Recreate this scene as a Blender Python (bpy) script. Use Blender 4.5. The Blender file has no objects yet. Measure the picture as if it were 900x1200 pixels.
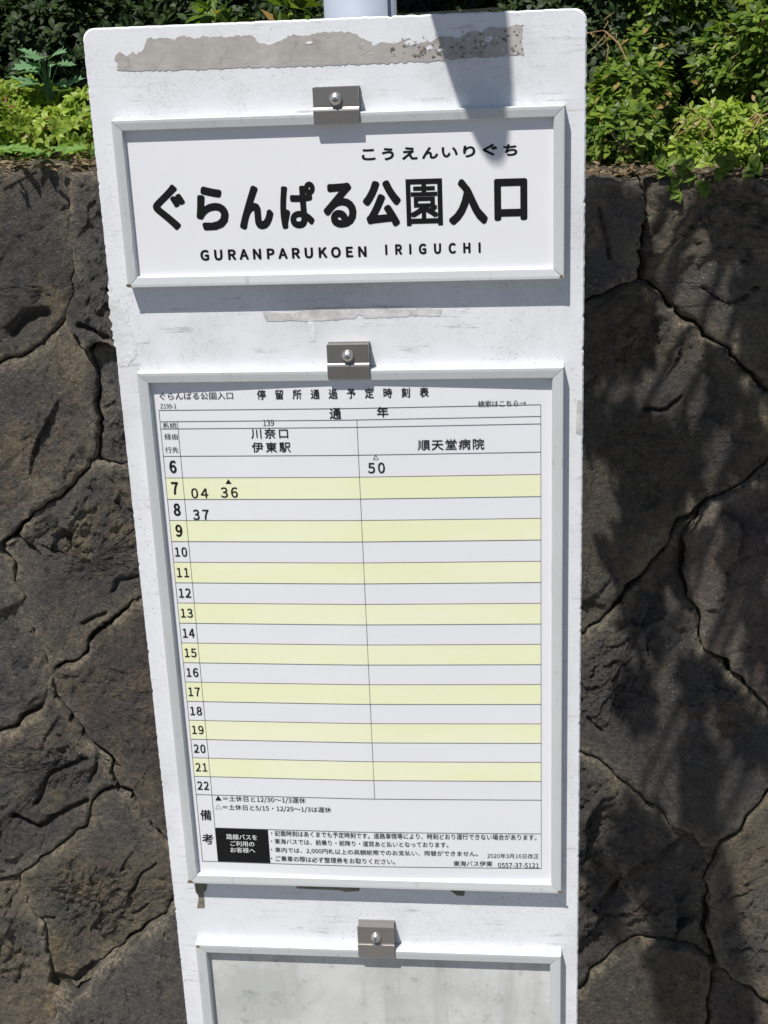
# Bus stop sign in front of a dry-stone retaining wall with azaleas on top
import bpy, math, random
import numpy as np
from mathutils import Vector, Matrix, noise as mnoise

sc = bpy.context.scene
COL = sc.collection
TOPZ = 1.95                      # height of the sign board's top edge above the ground
DW = 0.90                        # wall face lies this far behind the board
def Bd(x, y, z=0.0):             # board coordinates (right, down, towards viewer) -> world
    return (x - 0.19, -z, TOPZ - y)
BASE = Vector((0.018, 0.046, 0.0))   # foot of the pole

# ------------------------------------------------------------------ camera
cam_d = bpy.data.cameras.new('camera')
cam = bpy.data.objects.new('camera', cam_d); COL.objects.link(cam)
cam_d.sensor_fit = 'VERTICAL'; cam_d.sensor_height = 24.0
cam_d.lens = 24.0 * 1626.15 / 1200.0
cam_d.clip_start = 0.02; cam_d.clip_end = 2000
R = [[0.9939756, 0.0390170, 0.1024213], [-0.0020437, 0.9409250, -0.3386088], [-0.1095823, 0.3363596, 0.9353363]]
right = Vector((R[0][0], R[0][2], -R[0][1])); down = Vector((R[1][0], R[1][2], -R[1][1])); fwd = Vector((R[2][0], R[2][2], -R[2][1]))
rot = Matrix((right, -down, -fwd)).transposed()
cam.matrix_world = Matrix.Translation(Bd(0.34295, -0.00018, 1.08591)) @ rot.to_4x4()
sc.camera = cam

# ------------------------------------------------------------------ light
SUN = Vector((0.47, 1.0, -2.05)).normalized()     # direction the light travels
sun_el = math.asin(-SUN.z); sun_az = math.atan2(-SUN.x, -SUN.y)
ld = bpy.data.lights.new('sun', 'SUN'); ld.energy = 5.0; ld.angle = math.radians(0.53); ld.color = (1.0, 0.955, 0.89)
sun = bpy.data.objects.new('sun', ld); COL.objects.link(sun)
sun.rotation_euler = SUN.to_track_quat('-Z', 'Y').to_euler(); sun.location = (-2, -4, 8)
world = bpy.data.worlds.new('World'); sc.world = world; world.use_nodes = True
wn = world.node_tree.nodes; wl = world.node_tree.links
sky = wn.new('ShaderNodeTexSky'); sky.sky_type = 'NISHITA'; sky.sun_disc = False
sky.sun_elevation = sun_el; sky.sun_rotation = sun_az % (2 * math.pi)
sky.air_density = 1.0; sky.dust_density = 0.6; sky.ozone_density = 1.5
wl.new(sky.outputs[0], wn['Background'].inputs[0]); wn['Background'].inputs[1].default_value = 0.06
sc.view_settings.view_transform = 'Standard'; sc.view_settings.look = 'None'
sc.view_settings.exposure = 0.28; sc.view_settings.gamma = 1.0

# ------------------------------------------------------------------ data measured on the sign and the wall (millimetres / metres)
TEXTS = [
    ('ぐ', 44.06, 70.32, 116.63, 152.1, 0.036, 1.0, 'k'),
    ('ら', 78.42, 104.19, 118.86, 152.93, 0.048, 1.0, 'k'),
    ('ん', 112.35, 139.62, 119.15, 153.11, 0.048, 1.0, 'k'),
    ('ぱ', 145.1, 173.2, 117.47, 153.25, 0.036, 1.0, 'k'),
    ('る', 178.93, 204.8, 119.01, 153.39, 0.048, 1.0, 'k'),
    ('公', 209.83, 239.55, 117.99, 153.53, 0.048, 1.0, 'k'),
    ('園', 243.2, 271.75, 117.62, 153.68, 0.027, 1.0, 'k'),
    ('入', 275.95, 306.0, 118.54, 153.53, 0.048, 1.0, 'k'),
    ('口', 310.9, 336.15, 119.44, 151.1, 0.048, 1.0, 'k'),
    ('こ', 210.65, 221.23, 94.63, 102.9, 0.045, 1.0, 'k'),
    ('う', 226.2, 235.41, 94.2, 103.33, 0.045, 1.0, 'k'),
    ('え', 241.48, 253.35, 94.05, 103.38, 0.045, 1.0, 'k'),
    ('ん', 256.71, 268.99, 94.51, 103.17, 0.045, 1.0, 'k'),
    ('い', 271.68, 283.91, 94.96, 102.53, 0.045, 1.0, 'k'),
    ('り', 287.92, 297.24, 94.32, 102.96, 0.045, 1.0, 'k'),
    ('ぐ', 302.8, 313.85, 93.72, 102.34, 0.045, 1.0, 'k'),
    ('ち', 318.27, 328.85, 94.18, 102.79, 0.045, 1.0, 'k'),
    ('GURANPARUKOEN', 78.83, 211.27, 167.86, 176.53, 0.055, 1.2, 'k'),
    ('IRIGUCHI', 225.82, 300.13, 166.92, 175.32, 0.055, 1.4, 'k'),
    ('停留所通過予定時刻表', 116.38, 256.72, 282.25, 290.57, 0.018, 1.65, 'k'),
    ('ぐらんぱる公園入口', 34.72, 96.4, 283.76, 289.88, 0.004, 1.0, 'k'),
    ('Z199-1', 34.6, 47.98, 293.27, 297.26, 0, 1.0, 'k'),
    ('検索はこちら→', 295.95, 334.45, 294.49, 299.8, 0.006, 1.0, 'k'),
    ('通', 175.37, 184.98, 298.2, 307.54, 0.02, 1.0, 'k'),
    ('年', 214.15, 223.51, 297.8, 306.74, 0.02, 1.0, 'k'),
    ('139', 120.02, 128.92, 307.62, 312.76, 0, 1.0, 'k'),
    ('系統', 34.87, 46.86, 309.32, 314.06, 0, 1.0, 'k'),
    ('経由', 35.51, 46.73, 318.75, 323.91, 0, 1.0, 'k'),
    ('行先', 35.08, 46.41, 330.28, 335.41, 0, 1.0, 'k'),
    ('川奈口', 109.05, 140.11, 314.99, 323.75, 0.014, 1.1, 'k'),
    ('伊東駅', 108.91, 141.51, 326.69, 335.51, 0.014, 1.1, 'k'),
    ('順天堂病院', 246.52, 300.57, 326.15, 335.34, 0.014, 1.05, 'k'),
    ('△', 209.42, 214.05, 338.21, 342.6, 0.03, 1.0, 'k'),
    ('50', 204.8, 218.88, 345.11, 354.31, 0.022, 1.1, 'k'),
    ('04', 53.98, 68.69, 366.62, 375.71, 0.022, 1.1, 'k'),
    ('▲', 84.18, 89.5, 358.77, 362.9, 0, 1.0, 'k'),
    ('36', 79.53, 94.08, 365.84, 375.21, 0.022, 1.1, 'k'),
    ('37', 53.77, 67.61, 385.62, 395.05, 0.022, 1.1, 'k'),
    ('6', 37.305, 43.305, 342.049, 353.249, 0.035, 1, 'k'),
    ('7', 37.305, 43.305, 361.086, 372.286, 0.035, 1, 'k'),
    ('8', 37.305, 43.305, 380.123, 391.323, 0.035, 1, 'k'),
    ('9', 37.305, 43.305, 399.16, 410.36, 0.035, 1, 'k'),
    ('10', 34.905, 45.705, 419.797, 428.597, 0.025, 1.05, 'k'),
    ('11', 34.905, 45.705, 438.834, 447.634, 0.025, 1.05, 'k'),
    ('12', 34.905, 45.705, 457.871, 466.671, 0.025, 1.05, 'k'),
    ('13', 34.905, 45.705, 476.908, 485.708, 0.025, 1.05, 'k'),
    ('14', 34.905, 45.705, 495.945, 504.745, 0.025, 1.05, 'k'),
    ('15', 34.905, 45.705, 514.982, 523.782, 0.025, 1.05, 'k'),
    ('16', 34.905, 45.705, 534.019, 542.819, 0.025, 1.05, 'k'),
    ('17', 34.905, 45.705, 553.056, 561.856, 0.025, 1.05, 'k'),
    ('18', 34.905, 45.705, 572.093, 580.893, 0.025, 1.05, 'k'),
    ('19', 34.905, 45.705, 591.13, 599.93, 0.025, 1.05, 'k'),
    ('20', 34.905, 45.705, 610.167, 618.967, 0.025, 1.05, 'k'),
    ('21', 34.905, 45.705, 629.204, 638.004, 0.025, 1.05, 'k'),
    ('22', 34.905, 45.705, 648.241, 657.041, 0.025, 1.05, 'k'),
    ('▲＝土休日と12/30～1/3運休', 50.44, 134.43, 662.6, 668.84, 0.004, 1.0, 'k'),
    ('△＝土休日と5/15・12/29～1/3は運休', 49.67, 157.42, 671.59, 677.85, 0.004, 1.0, 'k'),
    ('備', 35.06, 45.38, 677.79, 689.11, 0.012, 1.0, 'k'),
    ('考', 34.57, 45.28, 703.35, 714.64, 0.012, 1.0, 'k'),
    ('路線バスを', 57.82, 86.79, 702.83, 708.77, 0.01, 1, 'w'),
    ('ご利用の', 61.05, 83.63, 710.12, 715.8, 0.01, 1, 'w'),
    ('お客様へ', 60.51, 83.94, 716.98, 722.69, 0.01, 1, 'w'),
    ('・記載時刻はあくまでも予定時刻です。道路事情等により、時刻どおり運行できない場合があります。', 100.0, 341.83, 697.52, 703.52, 0.006, 1.0, 'k'),
    ('・東海バスでは、前乗り・前降り・運賃あと払いとなっております。', 99.33, 262.51, 706.2, 711.94, 0.006, 1.0, 'k'),
    ('・車内では、2,000円札以上の高額紙幣でのお支払い、両替ができません。', 98.71, 289.09, 715.44, 721.51, 0.006, 1.0, 'k'),
    ('・ご乗車の際は必ず整理券をお取りください。', 98.1, 213.41, 724.59, 730.45, 0.006, 1.0, 'k'),
    ('2020年3月16日改正', 297.56, 343.94, 717.66, 722.79, 0, 1.0, 'k'),
    ('東海バス伊東', 266.78, 302.07, 725.9, 731.52, 0.006, 1.0, 'k'),
    ('0557-37-5121', 307.15, 343.93, 727.51, 732.67, 0.004, 1.0, 'k'),
]
GRID = {'xl': 32.89, 'xr': 346.11, 'xh': 47.72, 'xm': 197.51, 'y0': 298.82, 'y1': 308.52, 'y2': 314.76, 'y3': 338.53, 'y4': 662.16, 'y5': 696.9, 'y6': 733.27, 'bx': 97.35}
MARKS = {'sticker': [(25.0, 19.0), (28.5, 17.2), (32.1, 21.1), (37.7, 18.2), (40.9, 20.2), (46.4, 17.9), (49.9, 9.4), (61.9, 8.6), (71.7, 10.2), (78.4, 8.6), (86.8, 10.8), (94.8, 8.7), (109.1, 10.4), (121.0, 9.0), (131.3, 10.0), (136.2, 15.1), (143.9, 16.6), (153.2, 14.5), (162.5, 10.0), (172.8, 11.6), (180.6, 9.5), (192.2, 9.3), (205.0, 10.4), (210.1, 11.8), (217.6, 16.9), (222.6, 20.1), (231.6, 18.0), (237.9, 20.0), (248.3, 15.6), (255.8, 19.5), (265.4, 18.7), (275.0, 15.4), (285.1, 17.6), (295.2, 12.6), (303.4, 14.1), (309.7, 10.2), (319.1, 11.7), (327.9, 9.7), (333.5, 9.3), (332.2, 20.0), (333.4, 30.8), (312.6, 31.8), (287.3, 32.1), (249.0, 33.2), (224.6, 32.9), (184.5, 33.3), (132.3, 32.7), (79.6, 32.7), (33.0, 31.6), (24.4, 30.7), (26.2, 25.8), (23.2, 23.2)], 'strip': [(124.6, 219.8), (139.8, 220.1), (150.2, 221.0), (160.8, 217.7), (188.3, 216.8), (222.6, 216.1), (242.9, 217.8), (256.5, 218.8), (267.9, 219.7), (267.1, 225.1), (256.3, 224.9), (235.9, 225.3), (208.5, 226.1), (202.4, 223.3), (197.5, 226.6), (187.9, 226.5), (167.1, 227.5), (146.3, 227.1), (135.9, 227.6), (126.9, 226.8)], 'smear': [(160.9, 227.4), (166.4, 227.5), (166.2, 244.2), (160.6, 244.8)], 'tear1': [(22.5, 760.5), (33.9, 762.1), (32.5, 768.7), (29.8, 771.7), (29.2, 788.8), (21.7, 789.1), (24.5, 775.6), (21.6, 771.0)], 'tear2': [(117.9, 759.4), (178.9, 759.3), (177.9, 764.9), (164.2, 766.3), (159.4, 764.6), (136.9, 764.4), (119.2, 764.0)], 'tear3': [(259.9, 759.4), (276.4, 760.7), (275.4, 767.3), (268.4, 766.6), (265.3, 763.9)], 'wear': [(0.1, 192.6), (3.2, 203.0), (7.8, 206.6), (10.4, 222.0), (12.5, 215.0), (13.7, 231.2), (16.9, 241.8), (17.3, 252.5), (9.1, 261.7), (2.5, 263.0), (-0.3, 241.6), (-1.5, 213.4)], 'patch': [(374.9, 294.8), (378.9, 294.8), (379.2, 324.7), (374.4, 323.3)]}
CLIPS = [(176.3, 210.9, 48.4, 75.5), (176.5, 210.2, 244.7, 272.5), (175.9, 210.0, 796.1, 828.5)]
STONES = [
    [(-0.95, 0.1654), (-0.324, 0.1895), (-0.329, 0.2275), (-0.3353, 0.3136), (-0.3446, 0.3701), (-0.354, 0.4045), (-0.3778, 0.4274), (-0.3956, 0.4428), (-0.4316, 0.4632), (-0.4672, 0.4786), (-0.5541, 0.5176), (-0.95, 0.6)],
    [(-0.324, 0.1895), (-0.0993, 0.1982), (-0.1361, 0.4701), (-0.2779, 0.4524), (-0.3047, 0.4325), (-0.3266, 0.4517), (-0.3433, 0.4254), (-0.354, 0.4045), (-0.3446, 0.3701), (-0.3353, 0.3136), (-0.329, 0.2275)],
    [(-0.3266, 0.4517), (-0.3047, 0.4325), (-0.2779, 0.4524), (-0.1361, 0.4701), (-0.0991, 0.6717), (-0.2816, 0.6404), (-0.3042, 0.6361), (-0.3254, 0.6194), (-0.3204, 0.5743), (-0.3239, 0.5338), (-0.3234, 0.4938)],
    [(-0.354, 0.4045), (-0.3433, 0.4254), (-0.3266, 0.4517), (-0.3234, 0.4938), (-0.3239, 0.5338), (-0.3204, 0.5743), (-0.3254, 0.6194), (-0.3534, 0.6511), (-0.3834, 0.6733), (-0.4168, 0.6986), (-0.4441, 0.7171), (-0.4761, 0.7486), (-0.4991, 0.7631), (-0.5955, 0.7925), (-0.95, 0.98), (-0.95, 0.6), (-0.5541, 0.5176), (-0.4672, 0.4786), (-0.4316, 0.4632), (-0.3956, 0.4428), (-0.3778, 0.4274)],
    [(-0.3254, 0.6194), (-0.3042, 0.6361), (-0.2816, 0.6404), (-0.0991, 0.6717), (-0.0948, 0.7988), (-0.2867, 0.8653), (-0.3315, 0.8909), (-0.3585, 0.9182), (-0.388, 0.952), (-0.42, 0.98), (-0.4514, 1.0005), (-0.4667, 0.9496), (-0.4833, 0.8889), (-0.4859, 0.844), (-0.4942, 0.7997), (-0.4991, 0.7631), (-0.4761, 0.7486), (-0.4441, 0.7171), (-0.4168, 0.6986), (-0.3834, 0.6733), (-0.3534, 0.6511)],
    [(-0.4991, 0.7631), (-0.4942, 0.7997), (-0.4859, 0.844), (-0.4833, 0.8889), (-0.4667, 0.9496), (-0.4514, 1.0005), (-0.4687, 1.0462), (-0.4895, 1.0719), (-0.5182, 1.0883), (-0.5535, 1.1082), (-0.6633, 1.1427), (-0.95, 1.3), (-0.95, 0.98), (-0.5955, 0.7925)],
    [(-0.4514, 1.0005), (-0.42, 0.98), (-0.388, 0.952), (-0.3585, 0.9182), (-0.3315, 0.8909), (-0.2867, 0.8653), (-0.0948, 0.7988), (0.0131, 1.3422), (-0.2274, 1.4009), (-0.2864, 1.3086), (-0.3051, 1.2705), (-0.3229, 1.226), (-0.3352, 1.2016), (-0.3578, 1.1922), (-0.363, 1.1581), (-0.3769, 1.1373), (-0.3953, 1.1183), (-0.4209, 1.074), (-0.4343, 1.0394)],
    [(-0.4514, 1.0005), (-0.4343, 1.0394), (-0.4209, 1.074), (-0.3953, 1.1183), (-0.3769, 1.1373), (-0.363, 1.1581), (-0.3578, 1.1922), (-0.3782, 1.2025), (-0.4021, 1.2445), (-0.4255, 1.2786), (-0.4622, 1.3084), (-0.5087, 1.3405), (-0.5408, 1.3761), (-0.5695, 1.3944), (-0.6762, 1.4332), (-0.95, 1.62), (-0.95, 1.3), (-0.6633, 1.1427), (-0.5535, 1.1082), (-0.5182, 1.0883), (-0.4895, 1.0719), (-0.4687, 1.0462)],
    [(-0.3578, 1.1922), (-0.3352, 1.2016), (-0.3229, 1.226), (-0.3051, 1.2705), (-0.2864, 1.3086), (-0.2274, 1.4009), (-0.2861, 1.4342), (-0.3246, 1.4707), (-0.367, 1.5115), (-0.4274, 1.5682), (-0.4462, 1.5965), (-0.4616, 1.6212), (-0.4904, 1.6373), (-0.5226, 1.6275), (-0.5307, 1.5908), (-0.5333, 1.5359), (-0.539, 1.482), (-0.5563, 1.4469), (-0.5695, 1.3944), (-0.5408, 1.3761), (-0.5087, 1.3405), (-0.4622, 1.3084), (-0.4255, 1.2786), (-0.4021, 1.2445), (-0.3782, 1.2025)],
    [(-0.5695, 1.3944), (-0.5563, 1.4469), (-0.539, 1.482), (-0.5333, 1.5359), (-0.5307, 1.5908), (-0.5226, 1.6275), (-0.519, 1.7026), (-0.5, 1.95), (-0.95, 1.95), (-0.95, 1.62), (-0.6762, 1.4332)],
    [(-0.5226, 1.6275), (-0.4904, 1.6373), (-0.4616, 1.6212), (-0.4462, 1.5965), (-0.4274, 1.5682), (-0.367, 1.5115), (-0.3246, 1.4707), (-0.2861, 1.4342), (-0.2274, 1.4009), (0.0131, 1.3422), (0.1, 1.95), (-0.5, 1.95), (-0.519, 1.7026)],
    [(-0.0993, 0.1982), (0.1662, 0.2085), (0.2951, 0.4511), (-0.0991, 0.6717), (-0.1361, 0.4701)],
    [(-0.0991, 0.6717), (0.2951, 0.4511), (0.2893, 1.0322), (-0.0948, 0.7988)],
    [(-0.0948, 0.7988), (0.2893, 1.0322), (0.2473, 1.1098), (0.0131, 1.3422)],
    [(0.0131, 1.3422), (0.2473, 1.1098), (0.2826, 1.6924), (0.1, 1.95)],
    [(0.1662, 0.2085), (0.4899, 0.221), (0.4909, 0.2609), (0.4891, 0.2867), (0.4864, 0.3198), (0.4873, 0.3619), (0.4707, 0.3676), (0.4423, 0.3866), (0.4171, 0.3934), (0.2951, 0.4511)],
    [(0.4899, 0.221), (1.1, 0.2445), (1.1, 0.66), (0.7503, 0.5969), (0.6718, 0.5309), (0.649, 0.5066), (0.6203, 0.4824), (0.5966, 0.4583), (0.5732, 0.4418), (0.5498, 0.4204), (0.5336, 0.4017), (0.497, 0.3669), (0.4873, 0.3619), (0.4864, 0.3198), (0.4891, 0.2867), (0.4909, 0.2609)],
    [(0.4873, 0.3619), (0.497, 0.3669), (0.5336, 0.4017), (0.5498, 0.4204), (0.5732, 0.4418), (0.5966, 0.4583), (0.6203, 0.4824), (0.649, 0.5066), (0.6718, 0.5309), (0.7503, 0.5969), (0.6801, 0.642), (0.6422, 0.6709), (0.6209, 0.6922), (0.5781, 0.7123), (0.5599, 0.7313), (0.5407, 0.7628), (0.5176, 0.8003), (0.4928, 0.8326), (0.4664, 0.8712), (0.4356, 0.9045), (0.4149, 0.9294), (0.2893, 1.0322), (0.2951, 0.4511), (0.4171, 0.3934), (0.4423, 0.3866), (0.4707, 0.3676)],
    [(0.5781, 0.7123), (0.6209, 0.6922), (0.6422, 0.6709), (0.6801, 0.642), (0.7503, 0.5969), (1.1, 0.66), (1.1, 1.15), (0.7707, 1.1154), (0.7085, 1.0561), (0.66, 0.9973), (0.6127, 0.9538), (0.5847, 0.8962), (0.563, 0.8253), (0.565, 0.7697)],
    [(0.5781, 0.7123), (0.565, 0.7697), (0.563, 0.8253), (0.5847, 0.8962), (0.6127, 0.9538), (0.66, 0.9973), (0.7085, 1.0561), (0.7707, 1.1154), (0.7064, 1.1908), (0.6854, 1.2259), (0.6562, 1.2632), (0.6304, 1.2961), (0.604, 1.2823), (0.5772, 1.2573), (0.5635, 1.2544), (0.5354, 1.2264), (0.5118, 1.2079), (0.4909, 1.1831), (0.4729, 1.1678), (0.4385, 1.1373), (0.4112, 1.1207), (0.2473, 1.1098), (0.2893, 1.0322), (0.4149, 0.9294), (0.4356, 0.9045), (0.4664, 0.8712), (0.4928, 0.8326), (0.5176, 0.8003), (0.5407, 0.7628), (0.5599, 0.7313)],
    [(0.7707, 1.1154), (1.1, 1.15), (1.1, 1.78), (0.7283, 1.6085), (0.6946, 1.5854), (0.6649, 1.5552), (0.6368, 1.5234), (0.6202, 1.4572), (0.6121, 1.3902), (0.6164, 1.357), (0.6304, 1.2961), (0.6562, 1.2632), (0.6854, 1.2259), (0.7064, 1.1908)],
    [(0.2473, 1.1098), (0.4112, 1.1207), (0.4385, 1.1373), (0.4729, 1.1678), (0.4909, 1.1831), (0.5118, 1.2079), (0.5354, 1.2264), (0.5635, 1.2544), (0.5772, 1.2573), (0.604, 1.2823), (0.6304, 1.2961), (0.6164, 1.357), (0.6121, 1.3902), (0.6202, 1.4572), (0.6368, 1.5234), (0.585, 1.4961), (0.5421, 1.4772), (0.5068, 1.4785), (0.4676, 1.5145), (0.4436, 1.5417), (0.4194, 1.5779), (0.2826, 1.6924)],
    [(0.2826, 1.6924), (0.4194, 1.5779), (0.4436, 1.5417), (0.4676, 1.5145), (0.5068, 1.4785), (0.5421, 1.4772), (0.585, 1.4961), (0.6368, 1.5234), (0.62, 1.95), (0.1, 1.95)],
    [(0.6368, 1.5234), (0.6649, 1.5552), (0.6946, 1.5854), (0.7283, 1.6085), (1.1, 1.78), (1.1, 1.95), (0.62, 1.95)],
]
CRACKS = [([(-0.4444, 0.4289), (-0.4202, 0.4072), (-0.3931, 0.4013)], 12, 16), ([(-0.4733, 0.7486), (-0.4621, 0.7704), (-0.4457, 0.7849)], 5, 12), ([(-0.3288, 0.2373), (-0.3366, 0.3135)], 3, 8), ([(-0.398, 0.3373), (-0.4003, 0.3754)], 5, 8), ([(-0.39, 0.9079), (-0.3678, 0.9002), (-0.3498, 0.891)], 4, 10), ([(-0.3342, 0.8507), (-0.3181, 0.8315), (-0.2896, 0.8255)], 4, 8), ([(-0.5049, 1.2386), (-0.4736, 1.1799), (-0.4102, 1.146)], 6, 14), ([(-0.4839, 1.2633), (-0.4435, 1.2405), (-0.4122, 1.2281)], 5, 14), ([(-0.5528, 1.2701), (-0.5094, 1.2859), (-0.4763, 1.2631)], 7, 16), ([(-0.3616, 1.414), (-0.3382, 1.3785), (-0.3052, 1.3483)], 3, 9), ([(-0.3624, 1.4668), (-0.3291, 1.4391)], 3, 8), ([(-0.5428, 1.4875), (-0.5115, 1.4864)], 3, 8), ([(-0.5278, 1.6184), (-0.4891, 1.6261), (-0.4484, 1.5874)], 9, 16), ([(0.5781, 0.3819), (0.6133, 0.4044), (0.6545, 0.3798)], 3, 8), ([(0.4991, 0.5584), (0.5297, 0.5536), (0.55, 0.5384)], 4, 10), ([(0.4241, 1.0606), (0.4446, 1.0831)], 4, 8), ([(0.4186, 1.4818), (0.4565, 1.4376), (0.4846, 1.4316)], 3, 8), ([(0.6621, 1.4897), (0.6968, 1.4849)], 4, 10), ([(-0.4369, 0.7704), (-0.4079, 0.7849)], 3, 6), ([(-0.3329, 0.4152), (-0.2892, 0.4353)], 6, 14), ([(-0.4031, 1.1866), (-0.3799, 1.1373), (-0.3531, 1.1611)], 5, 10), ([(0.4275, 0.2593), (0.4463, 0.3309)], 3, 6), ([(0.6507, 1.3889), (0.6912, 1.3711)], 3, 6)]
BLOBS = [(0.434, 0.295, 0.014, 0.072, 0.978, 9), (0.47, 0.313, 0.011, 0.042, 0.978, 6), (0.644, 0.291, 0.023, 0.042, 0.978, 12), (0.602, 0.258, 0.021, 0.016, 0.978, 6), (0.475, 0.419, 0.02, 0.025, 0.978, 8), (0.436, 0.453, 0.019, 0.038, 0.978, 6), (0.661, 0.457, 0.014, 0.032, 0.978, 6), (0.613, 0.506, 0.024, 0.018, 0.978, 6), (0.422, 0.542, 0.012, 0.065, 0.978, 6), (0.475, 0.575, 0.015, 0.052, 0.978, 7), (0.513, 0.615, 0.02, 0.04, 0.978, 7), (0.509, 0.701, 0.053, 0.038, 0.978, 18), (0.479, 0.784, 0.028, 0.077, 1.049, 18), (0.549, 0.77, 0.025, 0.05, 1.033, 9), (0.5, 0.882, 0.021, 0.043, 1.161, 7), (0.501, 1.022, 0.015, 0.057, 1.32, 11), (0.649, 0.763, 0.02, 0.066, 1.026, 14), (0.635, 0.678, 0.025, 0.019, 0.978, 6), (0.556, 0.608, 0.02, 0.026, 0.978, 6), (0.654, 0.609, 0.017, 0.021, 0.978, 5), (0.584, 0.998, 0.031, 0.016, 1.293, 7), (0.633, 1.03, 0.013, 0.015, 1.329, 4), (0.678, 1.102, 0.032, 0.02, 1.411, 7), (0.685, 0.91, 0.011, 0.037, 1.193, 6), (0.507, 1.287, 0.028, 0.059, 1.621, 16), (0.566, 1.326, 0.036, 0.049, 1.665, 11), (0.45, 1.362, 0.025, 0.04, 1.707, 11), (0.568, 1.408, 0.042, 0.068, 1.759, 23), (0.565, 1.545, 0.028, 0.088, 1.915, 29), (0.509, 0.728, 0.038, 0.041, 0.987, 12), (0.642, 0.371, 0.016, 0.024, 0.978, 6), (0.429, 0.391, 0.014, 0.025, 0.978, 6)]

# ------------------------------------------------------------------ material helpers
class NT:
    def __init__(s, name):
        s.m = bpy.data.materials.new(name); s.m.use_nodes = True
        s.t = s.m.node_tree; s.b = s.t.nodes['Principled BSDF']; s.out = s.t.nodes['Material Output']
    def n(s, typ, **kw):
        nd = s.t.nodes.new(typ)
        for k, v in kw.items():
            if k.startswith('i_'):
                key = k[2:]; key = int(key) if key.isdigit() else key.replace('_', ' ')
                nd.inputs[key].default_value = v
            else: setattr(nd, k, v)
        return nd
    def l(s, a, b): s.t.links.new(a, b)
    def coord(s, scale=(1, 1, 1)):
        c = s.n('ShaderNodeTexCoord'); mp = s.n('ShaderNodeMapping'); s.l(c.outputs['Object'], mp.inputs[0]); mp.inputs['Scale'].default_value = scale
        return mp.outputs[0]
    def noise(s, vec, scale, detail=4, rough=.55, dist=0.0):
        nd = s.n('ShaderNodeTexNoise'); nd.inputs['Scale'].default_value = scale; nd.inputs['Detail'].default_value = detail
        nd.inputs['Roughness'].default_value = rough; nd.inputs['Distortion'].default_value = dist
        if vec is not None: s.l(vec, nd.inputs['Vector'])
        return nd.outputs['Fac']
    def ramp(s, fac, stops):
        nd = s.n('ShaderNodeValToRGB'); cr = nd.color_ramp
        while len(cr.elements) < len(stops): cr.elements.new(.5)
        for e, (p, c) in zip(cr.elements, stops):
            e.position = p; e.color = (c, c, c, 1) if isinstance(c, (int, float)) else (*c, 1)
        s.l(fac, nd.inputs[0]); return nd.outputs[0]
    def mix(s, fac, a, b, mode='MIX'):
        nd = s.n('ShaderNodeMix', data_type='RGBA', blend_type=mode)
        for i, v in ((0, fac), (6, a), (7, b)):
            if isinstance(v, (int, float)): nd.inputs[i].default_value = v
            elif isinstance(v, tuple): nd.inputs[i].default_value = (*v, 1)
            else: s.l(v, nd.inputs[i])
        return nd.outputs[2]
    def math(s, op, a, b=0.0):
        nd = s.n('ShaderNodeMath', operation=op)
        for i, v in ((0, a), (1, b)):
            if isinstance(v, (int, float)): nd.inputs[i].default_value = v
            else: s.l(v, nd.inputs[i])
        return nd.outputs[0]
    def bump(s, h, strength, dist):
        nd = s.n('ShaderNodeBump'); nd.inputs['Strength'].default_value = strength; nd.inputs['Distance'].default_value = dist
        s.l(h, nd.inputs['Height']); s.l(nd.outputs[0], s.b.inputs['Normal'])
    def base(s, c, rough=.6, metal=0.0, spec=.5):
        if isinstance(c, tuple): s.b.inputs['Base Color'].default_value = (*c, 1)
        else: s.l(c, s.b.inputs['Base Color'])
        if isinstance(rough, (int, float)): s.b.inputs['Roughness'].default_value = rough
        else: s.l(rough, s.b.inputs['Roughness'])
        s.b.inputs['Metallic'].default_value = metal; s.b.inputs['Specular IOR Level'].default_value = spec

def mat_flat(name, c, rough=.6, metal=0.0, spec=.4):
    k = NT(name); v = k.coord(); k.base(k.mix(k.noise(v, 60, 3), tuple(x * .92 for x in c), tuple(min(1, x * 1.06) for x in c)), rough, metal, spec); return k.m

def mat_board():
    k = NT('board_paint'); v = k.coord()
    grime = k.ramp(k.noise(v, 9, 6, .65), [(.5, 0), (.72, 1)])
    speck = k.ramp(k.noise(v, 420, 3, .6), [(.60, 0), (.72, 1)])
    speckle = k.math('MULTIPLY', speck, k.ramp(k.noise(v, 14, 4, .6), [(.44, 0), (.66, .8)]))
    # thin horizontal scuffs and old glue lines
    vh = k.coord((6, 6, 95)); scuff = k.math('MULTIPLY', k.ramp(k.noise(vh, 3.0, 5, .75), [(.56, 0), (.66, .85)]), k.ramp(k.noise(v, 22, 5, .75), [(.47, 0), (.6, 1)]))
    c = k.mix(grime, (.685, .70, .735), (.60, .61, .635))
    c = k.mix(speckle, c, (.30, .29, .28)); c = k.mix(scuff, c, (.36, .35, .34))
    fine = k.math('MULTIPLY', k.ramp(k.noise(v, 900, 2, .6), [(.52, 0), (.66, .45)]), k.ramp(k.noise(v, 18, 5, .7), [(.46, 0), (.62, 1)])); c = k.mix(fine, c, (.38, .38, .38))
    k.base(c, .42, 0, .4); k.bump(k.noise(v, 60, 4, .6), .12, .002); return k.m
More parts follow.
